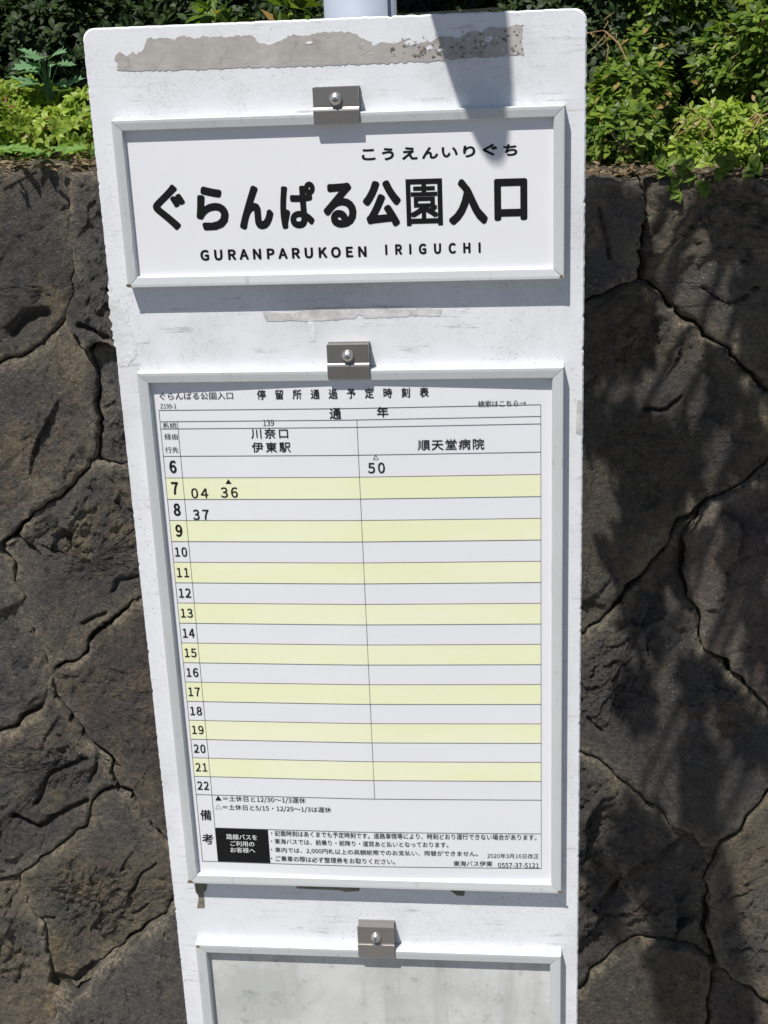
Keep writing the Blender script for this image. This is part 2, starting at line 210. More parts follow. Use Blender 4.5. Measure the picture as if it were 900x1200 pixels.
def mat_frame():
    k = NT('weathered_aluminium_frame'); v = k.coord()
    vv = k.coord((60, 60, 9)); streak = k.ramp(k.noise(vv, 2.4, 5, .8), [(.60, 0), (.72, .7)])
    blot = k.ramp(k.noise(v, 70, 5, .7), [(.6, 0), (.75, .5)])
    c = k.mix(k.noise(v, 12, 3), (.47, .495, .50), (.58, .605, .62)); c = k.mix(streak, c, (.20, .20, .18)); c = k.mix(blot, c, (.34, .34, .30))
    k.base(c, .42, .12, .5); k.bump(k.noise(v, 200, 3), .12, .001); return k.m
def mat_paper(name, tint):
    k = NT(name); v = k.coord(); k.base(k.mix(k.noise(v, 14, 4), tint, tuple(x * .965 for x in tint)), .42, 0, .4)
    k.b.inputs['Coat Weight'].default_value = .12; k.b.inputs['Coat Roughness'].default_value = .2
    k.bump(k.noise(v, 7, 2), .12, .01); return k.m
def mat_band():
    k = NT('yellow_band_ink'); v = k.coord((1, 1, 3)); k.base(k.mix(k.ramp(k.noise(v, 9, 5), [(.35, 0), (.65, 1)]), (.75, .77, .50), (.77, .785, .58)), .45, 0, .4); return k.m
def mat_residue():
    k = NT('torn_sticker_backing'); v = k.coord()
    c = k.mix(k.ramp(k.noise(v, 24, 6, .7), [(.35, 0), (.66, 1)]), (.32, .30, .285), (.43, .41, .39))
    c = k.mix(k.ramp(k.noise(v, 60, 6, .7, .4), [(.58, 0), (.74, 1)]), c, (.24, .215, .205))
    k.base(c, .75, 0, .2); k.bump(k.noise(v, 150, 5), .5, .001); return k.m
def mat_grime(name, a, b):
    k = NT(name); v = k.coord(); k.base(k.mix(k.ramp(k.noise(v, 60, 6, .7), [(.38, 0), (.62, 1)]), a, b), .85, 0, .15); k.bump(k.noise(v, 220, 4), .5, .001); return k.m
def mat_emptypanel():
    k = NT('mildewed_panel'); v = k.coord()
    c = k.mix(k.ramp(k.noise(v, 11, 6, .7), [(.42, 0), (.62, 1)]), (.56, .57, .565), (.44, .45, .435))
    vs = k.coord((30, 30, 2.5)); c = k.mix(k.ramp(k.noise(vs, 1.6, 6, .75), [(.52, 0), (.72, .8)]), c, (.38, .39, .36))
    c = k.mix(k.ramp(k.noise(v, 45, 6, .75), [(.56, 0), (.68, 1)]), c, (.31, .32, .29))
    k.base(c, .5, 0, .4); return k.m
def mat_steel(name='clip_steel', c=(.33, .31, .30), r=.34):
    k = NT(name); v = k.coord((300, 1, 6)); n_ = k.noise(v, 5, 3)
    k.base(k.mix(n_, c, tuple(x * .8 for x in c)), k.ramp(n_, [(0, r), (1, r + .12)]), .8, .5); return k.m
def mat_pole():
    k = NT('pole_grey_paint'); v = k.coord(); c = k.mix(k.noise(v, 10, 4), (.27, .315, .39), (.34, .38, .45)); k.base(c, .6, 0, .25); return k.m
def mat_stone(name, dark, brown, ochre):
    k = NT(name); v = k.coord()
    oi = k.n('ShaderNodeObjectInfo')
    add = k.n('ShaderNodeVectorMath', operation='ADD'); k.l(v, add.inputs[0])
    m1 = k.n('ShaderNodeVectorMath', operation='SCALE'); cb = k.n('ShaderNodeCombineXYZ', i_0=3., i_1=7., i_2=5.); k.l(cb.outputs[0], m1.inputs[0]); k.l(oi.outputs['Random'], m1.inputs['Scale']); k.l(m1.outputs[0], add.inputs[1])
    v = add.outputs[0]
    c = k.mix(k.ramp(k.noise(v, 5, 8, .72, .15), [(.42, 0), (.58, 1)]), dark, brown)
    c = k.mix(k.ramp(k.noise(v, 7, 9, .76, .2), [(.53, 0), (.64, .9)]), c, ochre)
    c = k.mix(k.ramp(k.noise(v, 13, 8, .78, .2), [(.56, 0), (.70, .75)]), c, (.15, .148, .148))
    c = k.mix(k.ramp(k.noise(v, 55, 5, .7), [(.30, 1), (.48, 0)]), c, tuple(x * .3 for x in dark))
    sp = k.math('MULTIPLY', k.ramp(k.noise(v, 260, 2, .6), [(.62, 0), (.72, 1)]), k.ramp(k.noise(v, 16, 4, .6), [(.46, .12), (.62, 1)]))
    c = k.mix(sp, c, (.36, .33, .26))
    c = k.mix(1.0, c, k.ramp(oi.outputs['Random'], [(0, .72), (1, 1.18)]), 'MULTIPLY')
    gr = k.ramp(k.noise(v, 190, 4, .7), [(.32, .5), (.5, 1.0), (.68, 1.5)]); c = k.mix(.8, c, gr, 'MULTIPLY')
    li = k.math('MULTIPLY', k.ramp(k.noise(v, 7, 5, .6, .3), [(.66, 0), (.76, 1)]), k.ramp(k.noise(v, 90, 4, .7), [(.45, 0), (.58, 1)]))
    c = k.mix(li, c, (.24, .25, .19))
    ea = k.n('ShaderNodeAttribute', attribute_name='edge')
    ef = k.math('MULTIPLY', ea.outputs['Fac'], k.ramp(k.noise(v, 11, 4, .6), [(.38, 0), (.50, 1)]))
    ef = k.math('MULTIPLY', ef, k.ramp(k.noise(v, 120, 4, .75), [(.40, 0), (.62, 1)]))
    c = k.mix(ef, c, (.40, .34, .24))
    k.base(c, k.ramp(k.noise(v, 50, 5, .7), [(.35, .42), (.6, .75)]), 0, .5)
    h = k.math('ADD', k.noise(v, 75, 9, .75), k.math('MULTIPLY', k.noise(v, 420, 4, .7), .3))
    k.bump(h, 1.0, .022); return k.m
def mat_leaf(name, a, b, trans=.35, rough=.38, old=None):
    k = NT(name); g = k.n('ShaderNodeNewGeometry'); rnd = g.outputs['Random Per Island']
    stops = [(0, a), (.85, b)]
    if old: stops += [(.93, b), (.96, old)]
    c = k.ramp(rnd, stops)
    k.base(c, rough, 0, .5)
    k.b.inputs['Specular IOR Level'].default_value = .28
    tr = k.n('ShaderNodeBsdfTranslucent'); k.l(k.mix(1.0, c, (1.5, 1.6, .55), 'MULTIPLY'), tr.inputs[0])
    ms = k.n('ShaderNodeMixShader', i_0=trans); k.l(k.b.outputs[0], ms.inputs[1]); k.l(tr.outputs[0], ms.inputs[2]); k.l(ms.outputs[0], k.out.inputs[0]); return k.m
def mat_ground(name, a, b, sc_=8, rough=.9, bump=.01):
    k = NT(name); v = k.coord(); c = k.mix(k.ramp(k.noise(v, sc_, 8, .7), [(.35, 0), (.65, 1)]), a, b); k.base(c, rough, 0, .2)
    k.bump(k.noise(v, 140, 4, .7), .6, bump); return k.m

M = dict(board=mat_board(), frame=mat_frame(), paper=mat_paper('name_sheet_paper', (.73, .735, .765)), paper2=mat_paper('timetable_paper', (.72, .728, .765)),
    band=mat_band(), ink=mat_flat('black_ink', (.008, .008, .009), .7, 0.0, .15), ink2=mat_flat('grey_line_ink', (.07, .075, .08), .5), white=mat_flat('white_ink', (.72, .74, .74), .5),
    residue=mat_residue(), grime=mat_grime('brown_glue_stain', (.13, .12, .09), (.26, .25, .20)), smear=mat_grime('pale_glue_smear', (.56, .565, .58), (.67, .68, .70)),
    strip=mat_grime('grey_tape_remnant', (.42, .41, .41), (.60, .60, .60)),
    empty=mat_emptypanel(), steel=mat_steel(), screw=mat_steel('screw_steel', (.62, .60, .58), .25), pole=mat_pole(), rust=mat_grime('corner_rust', (.10, .07, .05), (.22, .17, .12)),
    stone=mat_stone('dark_andesite', (.074, .071, .071), (.100, .089, .080), (.205, .158, .098)),
    stone2=mat_stone('reddish_andesite', (.086, .071, .068), (.128, .100, .087), (.19, .145, .095)),
    stone3=mat_stone('ochre_stained_andesite', (.083, .077, .069), (.145, .118, .085), (.255, .195, .108)),
    mortar=mat_ground('dirty_mortar', (.03, .026, .02), (.10, .085, .06), 40),
    leafy=mat_leaf('azalea_leaf_yellow_green', (.12, .20, .025), (.34, .44, .075), .4, .4, (.22, .12, .04)),
    leafg=mat_leaf('azalea_leaf_green', (.04, .09, .014), (.17, .25, .035), .35, .4, (.30, .20, .07)),
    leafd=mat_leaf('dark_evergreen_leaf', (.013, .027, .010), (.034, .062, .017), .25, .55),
    leafm=mat_leaf('mugwort_leaf_skin', (.10, .21, .10), (.15, .28, .14), .25, .7),
    leafw=mat_leaf('pale_weed_leaf', (.14, .26, .07), (.20, .34, .09), .35, .5),
    straw=mat_leaf('dry_straw', (.30, .20, .09), (.46, .33, .17), .2, .7),
    litter=mat_leaf('dead_leaf', (.05, .032, .02), (.20, .15, .09), .1, .8),
    bark=mat_ground('bark_skin', (.05, .04, .03), (.11, .09, .065), 30), soil=mat_ground('soil_skin', (.02, .016, .012), (.055, .042, .03), 14),
    asphalt=mat_ground('asphalt_skin', (.04, .04, .042), (.065, .065, .066), 30, .9, .004), concrete=mat_ground('concrete_skin', (.28, .27, .26), (.38, .37, .35), 12, .85, .003),
    bamboo=mat_flat('bamboo_skin', (.42, .36, .22), .5))

# ------------------------------------------------------------------ object helpers
def link(name, me, mat, parent=None, origin=None, smooth=False):
    if origin is None: origin = parent['_w'] if parent is not None and '_w' in parent else (0, 0, 0)
    o = bpy.data.objects.new(name, me); COL.objects.link(o)
    if mat is not None and not me.materials: me.materials.append(mat)
    if parent is not None: o.parent = parent
    if smooth: me.polygons.foreach_set('use_smooth', [True] * len(me.polygons))
    return o
ORIG = {}
def mesh_obj(name, V, F, mat, parent=None, smooth=False):
    """vertices are given in world coordinates; children of a thing share its origin"""
    V = np.asarray(V, dtype=float).reshape(-1, 3)
    root = parent
    while root is not None and root.parent is not None: root = root.parent
    org = ORIG[root.name] if root is not None else np.zeros(3)
    me = bpy.data.meshes.new(name); me.from_pydata((V - org).tolist(), [], F if isinstance(F, list) else F.tolist()); me.update()
    o = bpy.data.objects.new(name, me); COL.objects.link(o); me.materials.append(mat)
    if smooth: me.polygons.foreach_set('use_smooth', [True] * len(me.polygons))
    if parent is not None: o.parent = parent
    return o
def single(name, V, F, mat, org, label, cat, group=None, smooth=False, kind=None):
    V = np.asarray(V, dtype=float).reshape(-1, 3) - np.array(org)
    me = bpy.data.meshes.new(name); me.from_pydata(V.tolist(), [], F if isinstance(F, list) else F.tolist()); me.update(); me.materials.append(mat)
    if smooth: me.polygons.foreach_set('use_smooth', [True] * len(me.polygons))
    o = bpy.data.objects.new(name, me); COL.objects.link(o); o.location = org
    o['label'] = label; o['category'] = cat
    if group: o['group'] = group
    if kind: o['kind'] = kind
    return o
def thing(name, loc, label, cat, group=None):
    o = bpy.data.objects.new(name, None); COL.objects.link(o); o.location = loc; o.empty_display_size = .05
    o['label'] = label; o['category'] = cat
    if group: o['group'] = group
    ORIG[o.name] = np.array(loc, dtype=float); return o
def box_vf(x0, x1, y0, y1, z0, z1):
    V = [(x, y, z) for x in (x0, x1) for y in (y0, y1) for z in (z0, z1)]
    return V, [(0, 1, 3, 2), (4, 6, 7, 5), (0, 4, 5, 1), (2, 3, 7, 6), (0, 2, 6, 4), (1, 5, 7, 3)]
def join(parts):
    V = []; F = []
    for v, f in parts:
        n = len(V); V += [tuple(p) for p in v]; F += [tuple(i + n for i in q) for q in f]
    return V, F
def tube(pts, radii, n=8, cap=True):
    V = []; F = []; pts = [Vector(p) for p in pts]
    for i, p in enumerate(pts):
        t = (pts[min(i + 1, len(pts) - 1)] - pts[max(i - 1, 0)]).normalized()
        a = t.orthogonal().normalized() if i == 0 else (a - t * a.dot(t)).normalized()
        b = t.cross(a)
        for k in range(n):
            an = 2 * math.pi * k / n; V.append(tuple(p + (a * math.cos(an) + b * math.sin(an)) * radii[i]))
    for i in range(len(pts) - 1):
        for k in range(n): F.append((i * n + k, i * n + (k + 1) % n, (i + 1) * n + (k + 1) % n, (i + 1) * n + k))
    if cap: F.append(tuple(range(n - 1, -1, -1))); F.append(tuple(range((len(pts) - 1) * n, len(pts) * n)))
    return V, F
def slab(poly_xy, z0, z1, bevel=0.0):
    """polygon in board coordinates (mm) extruded from z0 to z1 (m)"""
    n = len(poly_xy); ar = sum(poly_xy[i][0] * poly_xy[(i + 1) % n][1] - poly_xy[(i + 1) % n][0] * poly_xy[i][1] for i in range(n))
    if ar > 0: poly_xy = poly_xy[::-1]
    V = [Bd(x / 1000, y / 1000, z1) for x, y in poly_xy] + [Bd(x / 1000, y / 1000, z0) for x, y in poly_xy]
    F = [tuple(range(n)), tuple(range(2 * n - 1, n - 1, -1))] + [(i, i + n, (i + 1) % n + n, (i + 1) % n) for i in range(n)]
    return V, F
def fix_normals(o):
    import bmesh
    bm = bmesh.new(); bm.from_mesh(o.data); bmesh.ops.recalc_face_normals(bm, faces=bm.faces); bm.to_mesh(o.data); bm.free()

# ------------------------------------------------------------------ flat print
FONT = None
try:
    import os
    FONT = bpy.data.fonts.load(os.path.join(bpy.utils.system_resource('DATAFILES'), 'fonts', 'Noto Sans CJK Regular.woff2'))   # ships with Blender
except Exception: pass
def text_mesh(s, sp):
    cu = bpy.data.curves.new('t', 'FONT'); cu.body = s; cu.size = 1.0
    if FONT: cu.font = FONT
    cu.space_character = sp; cu.resolution_u = 4
    cu.fill_mode = 'FRONT'
    o = bpy.data.objects.new('t', cu); COL.objects.link(o)
    dg = bpy.context.evaluated_depsgraph_get(); me = bpy.data.meshes.new_from_object(o.evaluated_get(dg))
    n = len(me.vertices); co = np.empty(n * 3); me.vertices.foreach_get('co', co); co = co.reshape(-1, 3)
    F = [tuple(p.vertices) for p in me.polygons]
    bpy.data.objects.remove(o); bpy.data.curves.remove(cu); bpy.data.meshes.remove(me)
    return co, F
def text_at(rows, z):
    V = []; F = []
    for s, x0, x1, y0, y1, bold, sp, c in rows:
        co, f = text_mesh(s, sp)
        a = co[:, 0]; b = co[:, 1]
        # a long line keeps the proportions of its glyphs whatever marks it starts with
        X = x0 + (a - a.min()) / max(a.max() - a.min(), 1e-6) * (x1 - x0); Y = y1 - (b - b.min()) / max(b.max() - b.min(), 1e-6) * (y1 - y0)
        # heavier strokes: the glyph is overprinted a few times within the width of the pen
        w = bold * (y1 - y0); ring = [(0, 0)]
        if bold > .001:
            X = x0 + w + (X - x0) * (x1 - x0 - 2 * w) / (x1 - x0); Y = y0 + w + (Y - y0) * (y1 - y0 - 2 * w) / (y1 - y0)
            m_ = 12 if bold > .03 else 4 if bold > .01 else 2
            ring += [(w * math.cos(2 * math.pi * (k + .5) / m_), w * math.sin(2 * math.pi * (k + .5) / m_)) for k in range(m_)] if m_ > 2 else [(w, 0), (-w, 0)]
        for k, (dx, dy) in enumerate(ring):
            n = len(V); V += [Bd((x + dx) / 1000, (y + dy) / 1000, z + .000008 * k) for x, y in zip(X, Y)]; F += [tuple(i + n for i in q) for q in f]
    return V, F

# ------------------------------------------------------------------ the bus stop sign
sign = thing('bus_stop_sign', tuple(BASE), 'white bus stop board on a grey pole with Japanese name plate, timetable and empty frame', 'bus stop sign')
rng = random.Random(4)
def round_rect(x0, x1, y0, y1, r, step, jit):
    pts = []
    def line(ax, ay, bx, by):
        L = math.hypot(bx - ax, by - ay); n = max(1, int(L / step))
        for i in range(n):
            t = i / n; j = rng.gauss(0, jit); nx, ny = (by - ay) / L, -(bx - ax) / L
            if rng.random() < .035: j -= rng.uniform(.4, 1.0)
            pts.append((ax + (bx - ax) * t + nx * j, ay + (by - ay) * t + ny * j))
    def arc(cx, cy, a0):
        for i in range(7):
            a = math.radians(a0 + i * 15); pts.append((cx + r * math.cos(a), cy + r * math.sin(a)))
    line(x0 + r, y0, x1 - r, y0); arc(x1 - r, y0 + r, -90); line(x1, y0 + r, x1, y1 - r); arc(x1 - r, y1 - r, 0)
    line(x1 - r, y1, x0 + r, y1); arc(x0 + r, y1 - r, 90); line(x0, y1 - r, x0, y0 + r); arc(x0 + r, y0 + r, 180)
    return pts
bp = round_rect(0, 380, 0, 1400, 9, 2.6, .13)
inner = [(190 + (x - 190) * (1 - 1.1 / 190), 700 + (y - 700) * (1 - 1.1 / 700)) for x, y in bp]
n = len(bp)
V = [Bd(x / 1000, y / 1000, 0) for x, y in inner] + [Bd(x / 1000, y / 1000, -.0012) for x, y in bp] + [Bd(x / 1000, y / 1000, -.012) for x, y in bp]
F = [tuple(range(n)), tuple(range(3 * n - 1, 2 * n - 1, -1))] + [(k * n + i, k * n + n + i, k * n + n + (i + 1) % n, k * n + (i + 1) % n) for k in (0, 1) for i in range(n)]
board = mesh_obj('board', V, F, M['board'], sign); fix_normals(board)
def mark(name, key, mat, z1):
    o = mesh_obj(name, *slab(MARKS[key], .00002, z1), mat, board); fix_normals(o); return o
def rough_outline(pts, amp, step=2.2, seed=1):
    r = random.Random(seed); out = []
    for i, (ax, ay) in enumerate(pts):
        bx, by = pts[(i + 1) % len(pts)]; L = math.hypot(bx - ax, by - ay); n = max(1, int(L / step))
        for k in range(n):
            t = k / n; out.append((ax + (bx - ax) * t + r.gauss(0, amp), ay + (by - ay) * t + r.gauss(0, amp)))
    return out
MARKS['sticker'] = rough_outline(MARKS['sticker'], .45, 2.0, 3); MARKS['strip'] = rough_outline(MARKS['strip'], .4, 2.2, 5)
MARKS['wear'] = rough_outline(MARKS['wear'], .8, 2.5, 6)
mark('sticker_residue', 'sticker', M['residue'], .00035); mark('tape_remnant', 'strip', M['strip'], .0003); mark('glue_smear', 'smear', M['smear'], .0002)
for k_ in ('tear1', 'tear2', 'tear3'): mark('glue_stain', k_, M['grime'], .0003)
mark('glue_smear', 'wear', M['smear'], .0002); mark('glue_smear', 'patch', M['strip'], .0002)
# scraps of white film left along the torn sticker
r = random.Random(12); VV = []
for i in range(16):
    x = r.choice([r.uniform(24, 330), r.uniform(240, 330)]); y = 21 + r.gauss(0, 3.5) if x > 150 else 22 + r.gauss(0, 3)
    rad = r.choice([.5, .7, 1.0, 2.4, 3.2]); m_ = 9
    VV.append(slab([(x + rad * r.uniform(.5, 1.5) * math.cos(a * 2 * math.pi / m_), y + rad * r.uniform(.15, .7) * math.sin(a * 2 * math.pi / m_)) for a in range(m_)], .0003, .0006))
fs = mesh_obj('film_scraps', *join(VV), M['board'], board); fix_normals(fs); fs['kind'] = 'stuff'
VV = []
for i in range(190):
    x = r.gauss(292, 34); y = 22.5 + r.gauss(0, 4.5) - (x - 292) * .01
    if not 235 < x < 333: continue
    rad = r.choice([.25, .35, .5, .8, 1.6])
    VV.append(slab([(x + rad * r.uniform(.4, 1.5) * math.cos(a * 1.2566), y + rad * r.uniform(.3, 1.0) * math.sin(a * 1.2566)) for a in range(5)], .0004, .0008))
fs = mesh_obj('dark_flecks', *join(VV), M['grime'], board); fix_normals(fs); fs['kind'] = 'stuff'
# pole with its cap, brackets and the round plate out of view above, sized to its shadow on the board
px_, pz_ = .2082, -.046
PV = tube([Bd(px_, TOPZ, pz_), Bd(px_, 1.0, pz_), Bd(px_, -.60, pz_)], [.0281] * 3, 40); pole = mesh_obj('pole', *PV, M['pole'], sign, True)
pole.data.polygons[-1].use_smooth = False; pole.data.polygons[-2].use_smooth = False
for yy in (.12, .68, 1.25):
    v, f = join([box_vf(px_ - .19 - .05, px_ - .19 + .05, .0125, .0175, TOPZ - yy - .02, TOPZ - yy + .02),
                 tube([Bd(px_, yy - .018, pz_), Bd(px_, yy + .018, pz_)], [.031, .031], 24)])
    mesh_obj('bracket', v, f, M['steel'], sign)
dc = (px_, -.432, .062); dr = .187
V = []; F = []
for sx in (-.0015, .0015):
    for k in range(64):
        a = 2 * math.pi * k / 64; V.append(Bd(dc[0] + sx, dc[1] + dr * math.sin(a), dc[2] + dr * math.cos(a)))
F = [tuple(range(64)), tuple(range(127, 63, -1))] + [(k, 64 + k, 64 + (k + 1) % 64, (k + 1) % 64) for k in range(64)]
pl = mesh_obj('round_plate', V, F, M['board'], sign); fix_normals(pl)
for yy in (-.34, -.54): mesh_obj('plate_arm', *tube([Bd(px_, yy, pz_), Bd(px_, yy, .12)], [.008, .008], 10), M['pole'], sign)
mesh_obj('footing', *tube([Bd(px_, TOPZ + .01, pz_), Bd(px_, TOPZ - .10, pz_), Bd(px_, TOPZ - .12, pz_)], [.2, .19, .17], 32), M['concrete'], sign)

def rail(ax, ay, bx, by, w, h, ix, iy):
    """one mitred rail from outer corner a to outer corner b; (ix, iy) points to the inside of the frame"""
    L = math.hypot(bx - ax, by - ay); dx, dy = (bx - ax) / L, (by - ay) / L
    # profile: distance in from the outside edge, height above the board
    prof = [(0, .2), (0, h * .84), (w * .09, h), (w * .3, h * 1.0), (w * .90, h * .93), (w, h * .76), (w, .2)]
    V = []
    for e, (cx, cy, s) in enumerate(((ax, ay, 1), (bx, by, -1))):
        for p, z in prof:
            q = p + .22; V.append(Bd((cx + ix * p + dx * q * s) / 1000, (cy + iy * p + dy * q * s) / 1000, z / 1000))
    n = len(prof); F = [(i, (i + 1) % n, n + (i + 1) % n, n + i) for i in range(n)] + [tuple(range(n)), tuple(range(2 * n - 1, n - 1, -1))]
    return V, F
def frame(name, x0, x1, y0, y1, w, h=11.5):
    p = mesh_obj(name, *slab([(x0 + 1, y0 + 1), (x1 - 1, y0 + 1), (x1 - 1, y1 - 1), (x0 + 1, y1 - 1)], .0003, .0030), M['frame'], sign); fix_normals(p)
    for a in ((x0, y0, x1, y0, w, h, 0, 1), (x0, y1, x1, y1, w, h, 0, -1), (x0, y0, x0, y1, w, h, 1, 0), (x1, y0, x1, y1, w, h, -1, 0)):
        o = mesh_obj('frame_rail', *rail(*a), M['frame'], p); fix_normals(o)
    return p
def sheet(name, x0, x1, y0, y1, mat, par, z0=.0032, z1=.0040):
    o = mesh_obj(name, *slab([(x0, y0), (x1, y0), (x1, y1), (x0, y1)], z0, z1), mat, par); fix_normals(o); return o
def corner_grime(pts, par):
    for x, y, s, z in pts:
        rr = random.Random(int(x * 7 + y)); v = (slab([(x + s * rr.uniform(.5, 1) * math.cos(a * .785), y + s * .8 * rr.uniform(.5, 1) * math.sin(a * .785)) for a in range(8)], z, z + .0002))
        o = mesh_obj('corner_grime', *v, M['rust'], par); fix_normals(o)

def curl(V):
    """the timetable sheet sits a touch crooked in its frame and bellies out between the rails"""
    out = []
    for X, Y, Z in V:
        x = (X + .19) * 1000; u = min(1.0, abs(x - 190) / 163); out.append((X, Y - .0010 - .0030 * (1 - u ** 1.2), Z + .0048 * (x - 33) / 1000))
    return out
def curled(x0, x1, y0, y1, z0, z1, n=24):
    V = []; F = []
    for i in range(n + 1):
        x = (x0 + (x1 - x0) * i / n) / 1000; V += [Bd(x, y0 / 1000, z1), Bd(x, y1 / 1000, z1), Bd(x, y1 / 1000, z0), Bd(x, y0 / 1000, z0)]
    for i in range(n):
        for a in range(4): F.append((i * 4 + a, (i + 1) * 4 + a, (i + 1) * 4 + (a + 1) % 4, i * 4 + (a + 1) % 4))
    F += [(0, 1, 2, 3), (n * 4 + 3, n * 4 + 2, n * 4 + 1, n * 4)]
    return curl(V), F
f1 = frame('name_frame', 18.6, 364.5, 66.8, 196.2, 8.8)
sheet('name_sheet', 24, 359, 72, 191, M['paper'], f1, .0052, .0060)
name_rows = [t for t in TEXTS if t[4] < 185]
mesh_obj('lettering', *text_at(name_rows, .0062), M['ink'], f1)
f2 = frame('timetable_frame', 18.8, 364.5, 265.3, 754.2, 9.6)
o = mesh_obj('timetable_sheet', *curled(26.5, 355.5, 273, 746, .0034, .0040), M['paper2'], f2, False); fix_normals(o)
g = GRID; rh = (g['y4'] - g['y3']) / 17
for i in range(1, 16, 2):
    o = mesh_obj('yellow_row', *curled(g['xl'], g['xr'], g['y3'] + rh * i, g['y3'] + rh * (i + 1), .0039, .00415), M['band'], f2); fix_normals(o)
def hl(y, x0, x1, w=.34): return curled(x0, x1, y - w / 2, y + w / 2, .0040, .0043)
def vl(x, y0, y1, w=.34): return curled(x - w / 2, x + w / 2, y0, y1, .0040, .00435, 1)
L = [hl(g['y0'], g['xl'], g['xr']), hl(g['y1'], g['xl'], g['xr']), hl(g['y2'], g['xl'], g['xr']), hl(g['y5'], g['xh'] + 1.2, g['xr']), hl(g['y6'], g['xl'], g['xr'])]
L += [hl(g['y3'] + rh * i, g['xl'], g['xr']) for i in range(18)]
L += [vl(g['xl'], g['y0'], g['y6']), vl(g['xr'], g['y0'], g['y6']), vl(g['xh'], g['y1'], g['y6']), vl(g['xm'], g['y1'], g['y4'])]
gl = mesh_obj('grid_lines', *join(L), M['ink2'], f2); fix_normals(gl)
bx = mesh_obj('black_notice_box', *curled(g['xh'] + .3, g['bx'], g['y5'] + .4, g['y6'] - .4, .0039, .0042, 6), M['ink'], f2); fix_normals(bx)
v, f = text_at([t for t in TEXTS if t[4] > 185 and t[7] == 'k'], .0044); mesh_obj('lettering', curl(v), f, M['ink'], f2)
v, f = text_at([t for t in TEXTS if t[7] == 'w'], .0044); mesh_obj('white_lettering', curl(v), f, M['white'], f2)
f3 = frame('empty_frame', 19.4, 364.6, 821.5, 1311, 10.6)
sheet('blank_panel', 26, 359, 828, 1305, M['empty'], f3)
corner_grime([(20, 194, 2.5, .0116), (362, 194, 2.2, .0116)], f1); corner_grime([(21, 752, 3.5, .0116), (363, 752, 3, .0116)], f2); corner_grime([(22, 824, 2, .0116)], f3)
for x0, x1, y0, y1 in CLIPS:
    bend = y0 + (y1 - y0) * .58
    v, f = join([slab([(x0, y0), (x1, y0), (x1, bend), (x0, bend)], .0003, .0026)])
    # step over the rail: back plate, rise, front lip with a rounded bend
    prof = [(y0, .0119), (bend - 1.2, .0119), (bend - .2, .0125), (bend, .0133), (bend + 1.2, .0137), (y1 - .6, .0133), (y1, .0127), (y1, .0110), (bend, .0116), (y0, .0105)]
    V = [Bd(x / 1000, y / 1000, z) for x in (x0, x1) for y, z in prof]; n = len(prof)
    F = [tuple(range(n)), tuple(range(2 * n - 1, n - 1, -1))] + [(i, (i + 1) % n, n + (i + 1) % n, n + i) for i in range(n)]
    v2 = slab([(x0 + .4, y0 + .4), (x1 - .4, y0 + .4), (x1 - .4, bend), (x0 + .4, bend)], .0026, .0107)
    c = mesh_obj('clip', *join([(v, f), (V, F), v2]), M['steel'], sign); fix_normals(c)
    cx, cy = (x0 + x1) / 2000, (y0 + (bend - y0) * .56) / 1000
    R0 = [(.0001, .0165), (.0020, .0163), (.0038, .0151), (.0048, .0133), (.0050, .0118)]
    V = []; F = []; n = 24
    for r_, z in R0:
        for k in range(n): a = 2 * math.pi * k / n; V.append(Bd(cx + r_ * math.cos(a), cy + r_ * math.sin(a), z))
    for i in range(len(R0) - 1):
        for k in range(n): F.append((i * n + k, i * n + (k + 1) % n, (i + 1) * n + (k + 1) % n, (i + 1) * n + k))
    F.append(tuple(range(n)))
    s_ = mesh_obj('screw', V, F, M['screw'], c, True); fix_normals(s_)
    sl = mesh_obj('screw_slot', *join([slab([(cx * 1000 - 2.1, cy * 1000 - .4), (cx * 1000 + 2.1, cy * 1000 - .4), (cx * 1000 + 2.1, cy * 1000 + .4), (cx * 1000 - 2.1, cy * 1000 + .4)], .0163, .0167),
        slab([(cx * 1000 - .4, cy * 1000 - 2.1), (cx * 1000 + .4, cy * 1000 - 2.1), (cx * 1000 + .4, cy * 1000 + 2.1), (cx * 1000 - .4, cy * 1000 + 2.1)], .0163, .01675)]), M['ink2'], c); fix_normals(sl)

# ------------------------------------------------------------------ numpy noise for the stones
def hash2(i, j, s):
    i = i.astype(np.int64); j = j.astype(np.int64)
    n = (i * 374761393 + j * 668265263 + s * 974634777) & 0x7fffffff
    n = ((n ^ (n >> 13)) * 1274126177) & 0x7fffffff
    return ((n ^ (n >> 16)) & 0xffffff) / float(0xffffff)
def vnoise(x, y, s):
    i = np.floor(x); j = np.floor(y); u = x - i; v = y - j; u = u * u * u * (u * (u * 6 - 15) + 10); v = v * v * v * (v * (v * 6 - 15) + 10)
    a = hash2(i, j, s); b = hash2(i + 1, j, s); c = hash2(i, j + 1, s); d = hash2(i + 1, j + 1, s)
    return ((a * (1 - u) + b * u) * (1 - v) + (c * (1 - u) + d * u) * v) * 2 - 1
def fbm(x, y, s, o=4, g=.5):
    r = 0; a = 1.0
    for k in range(o):
        r = r + a * vnoise(x, y, s + k * 17); x, y = x * 1.9 + y * .35 + 5.2, y * 1.9 - x * .35 / 1.9 + 1.3; a *= g
    return r
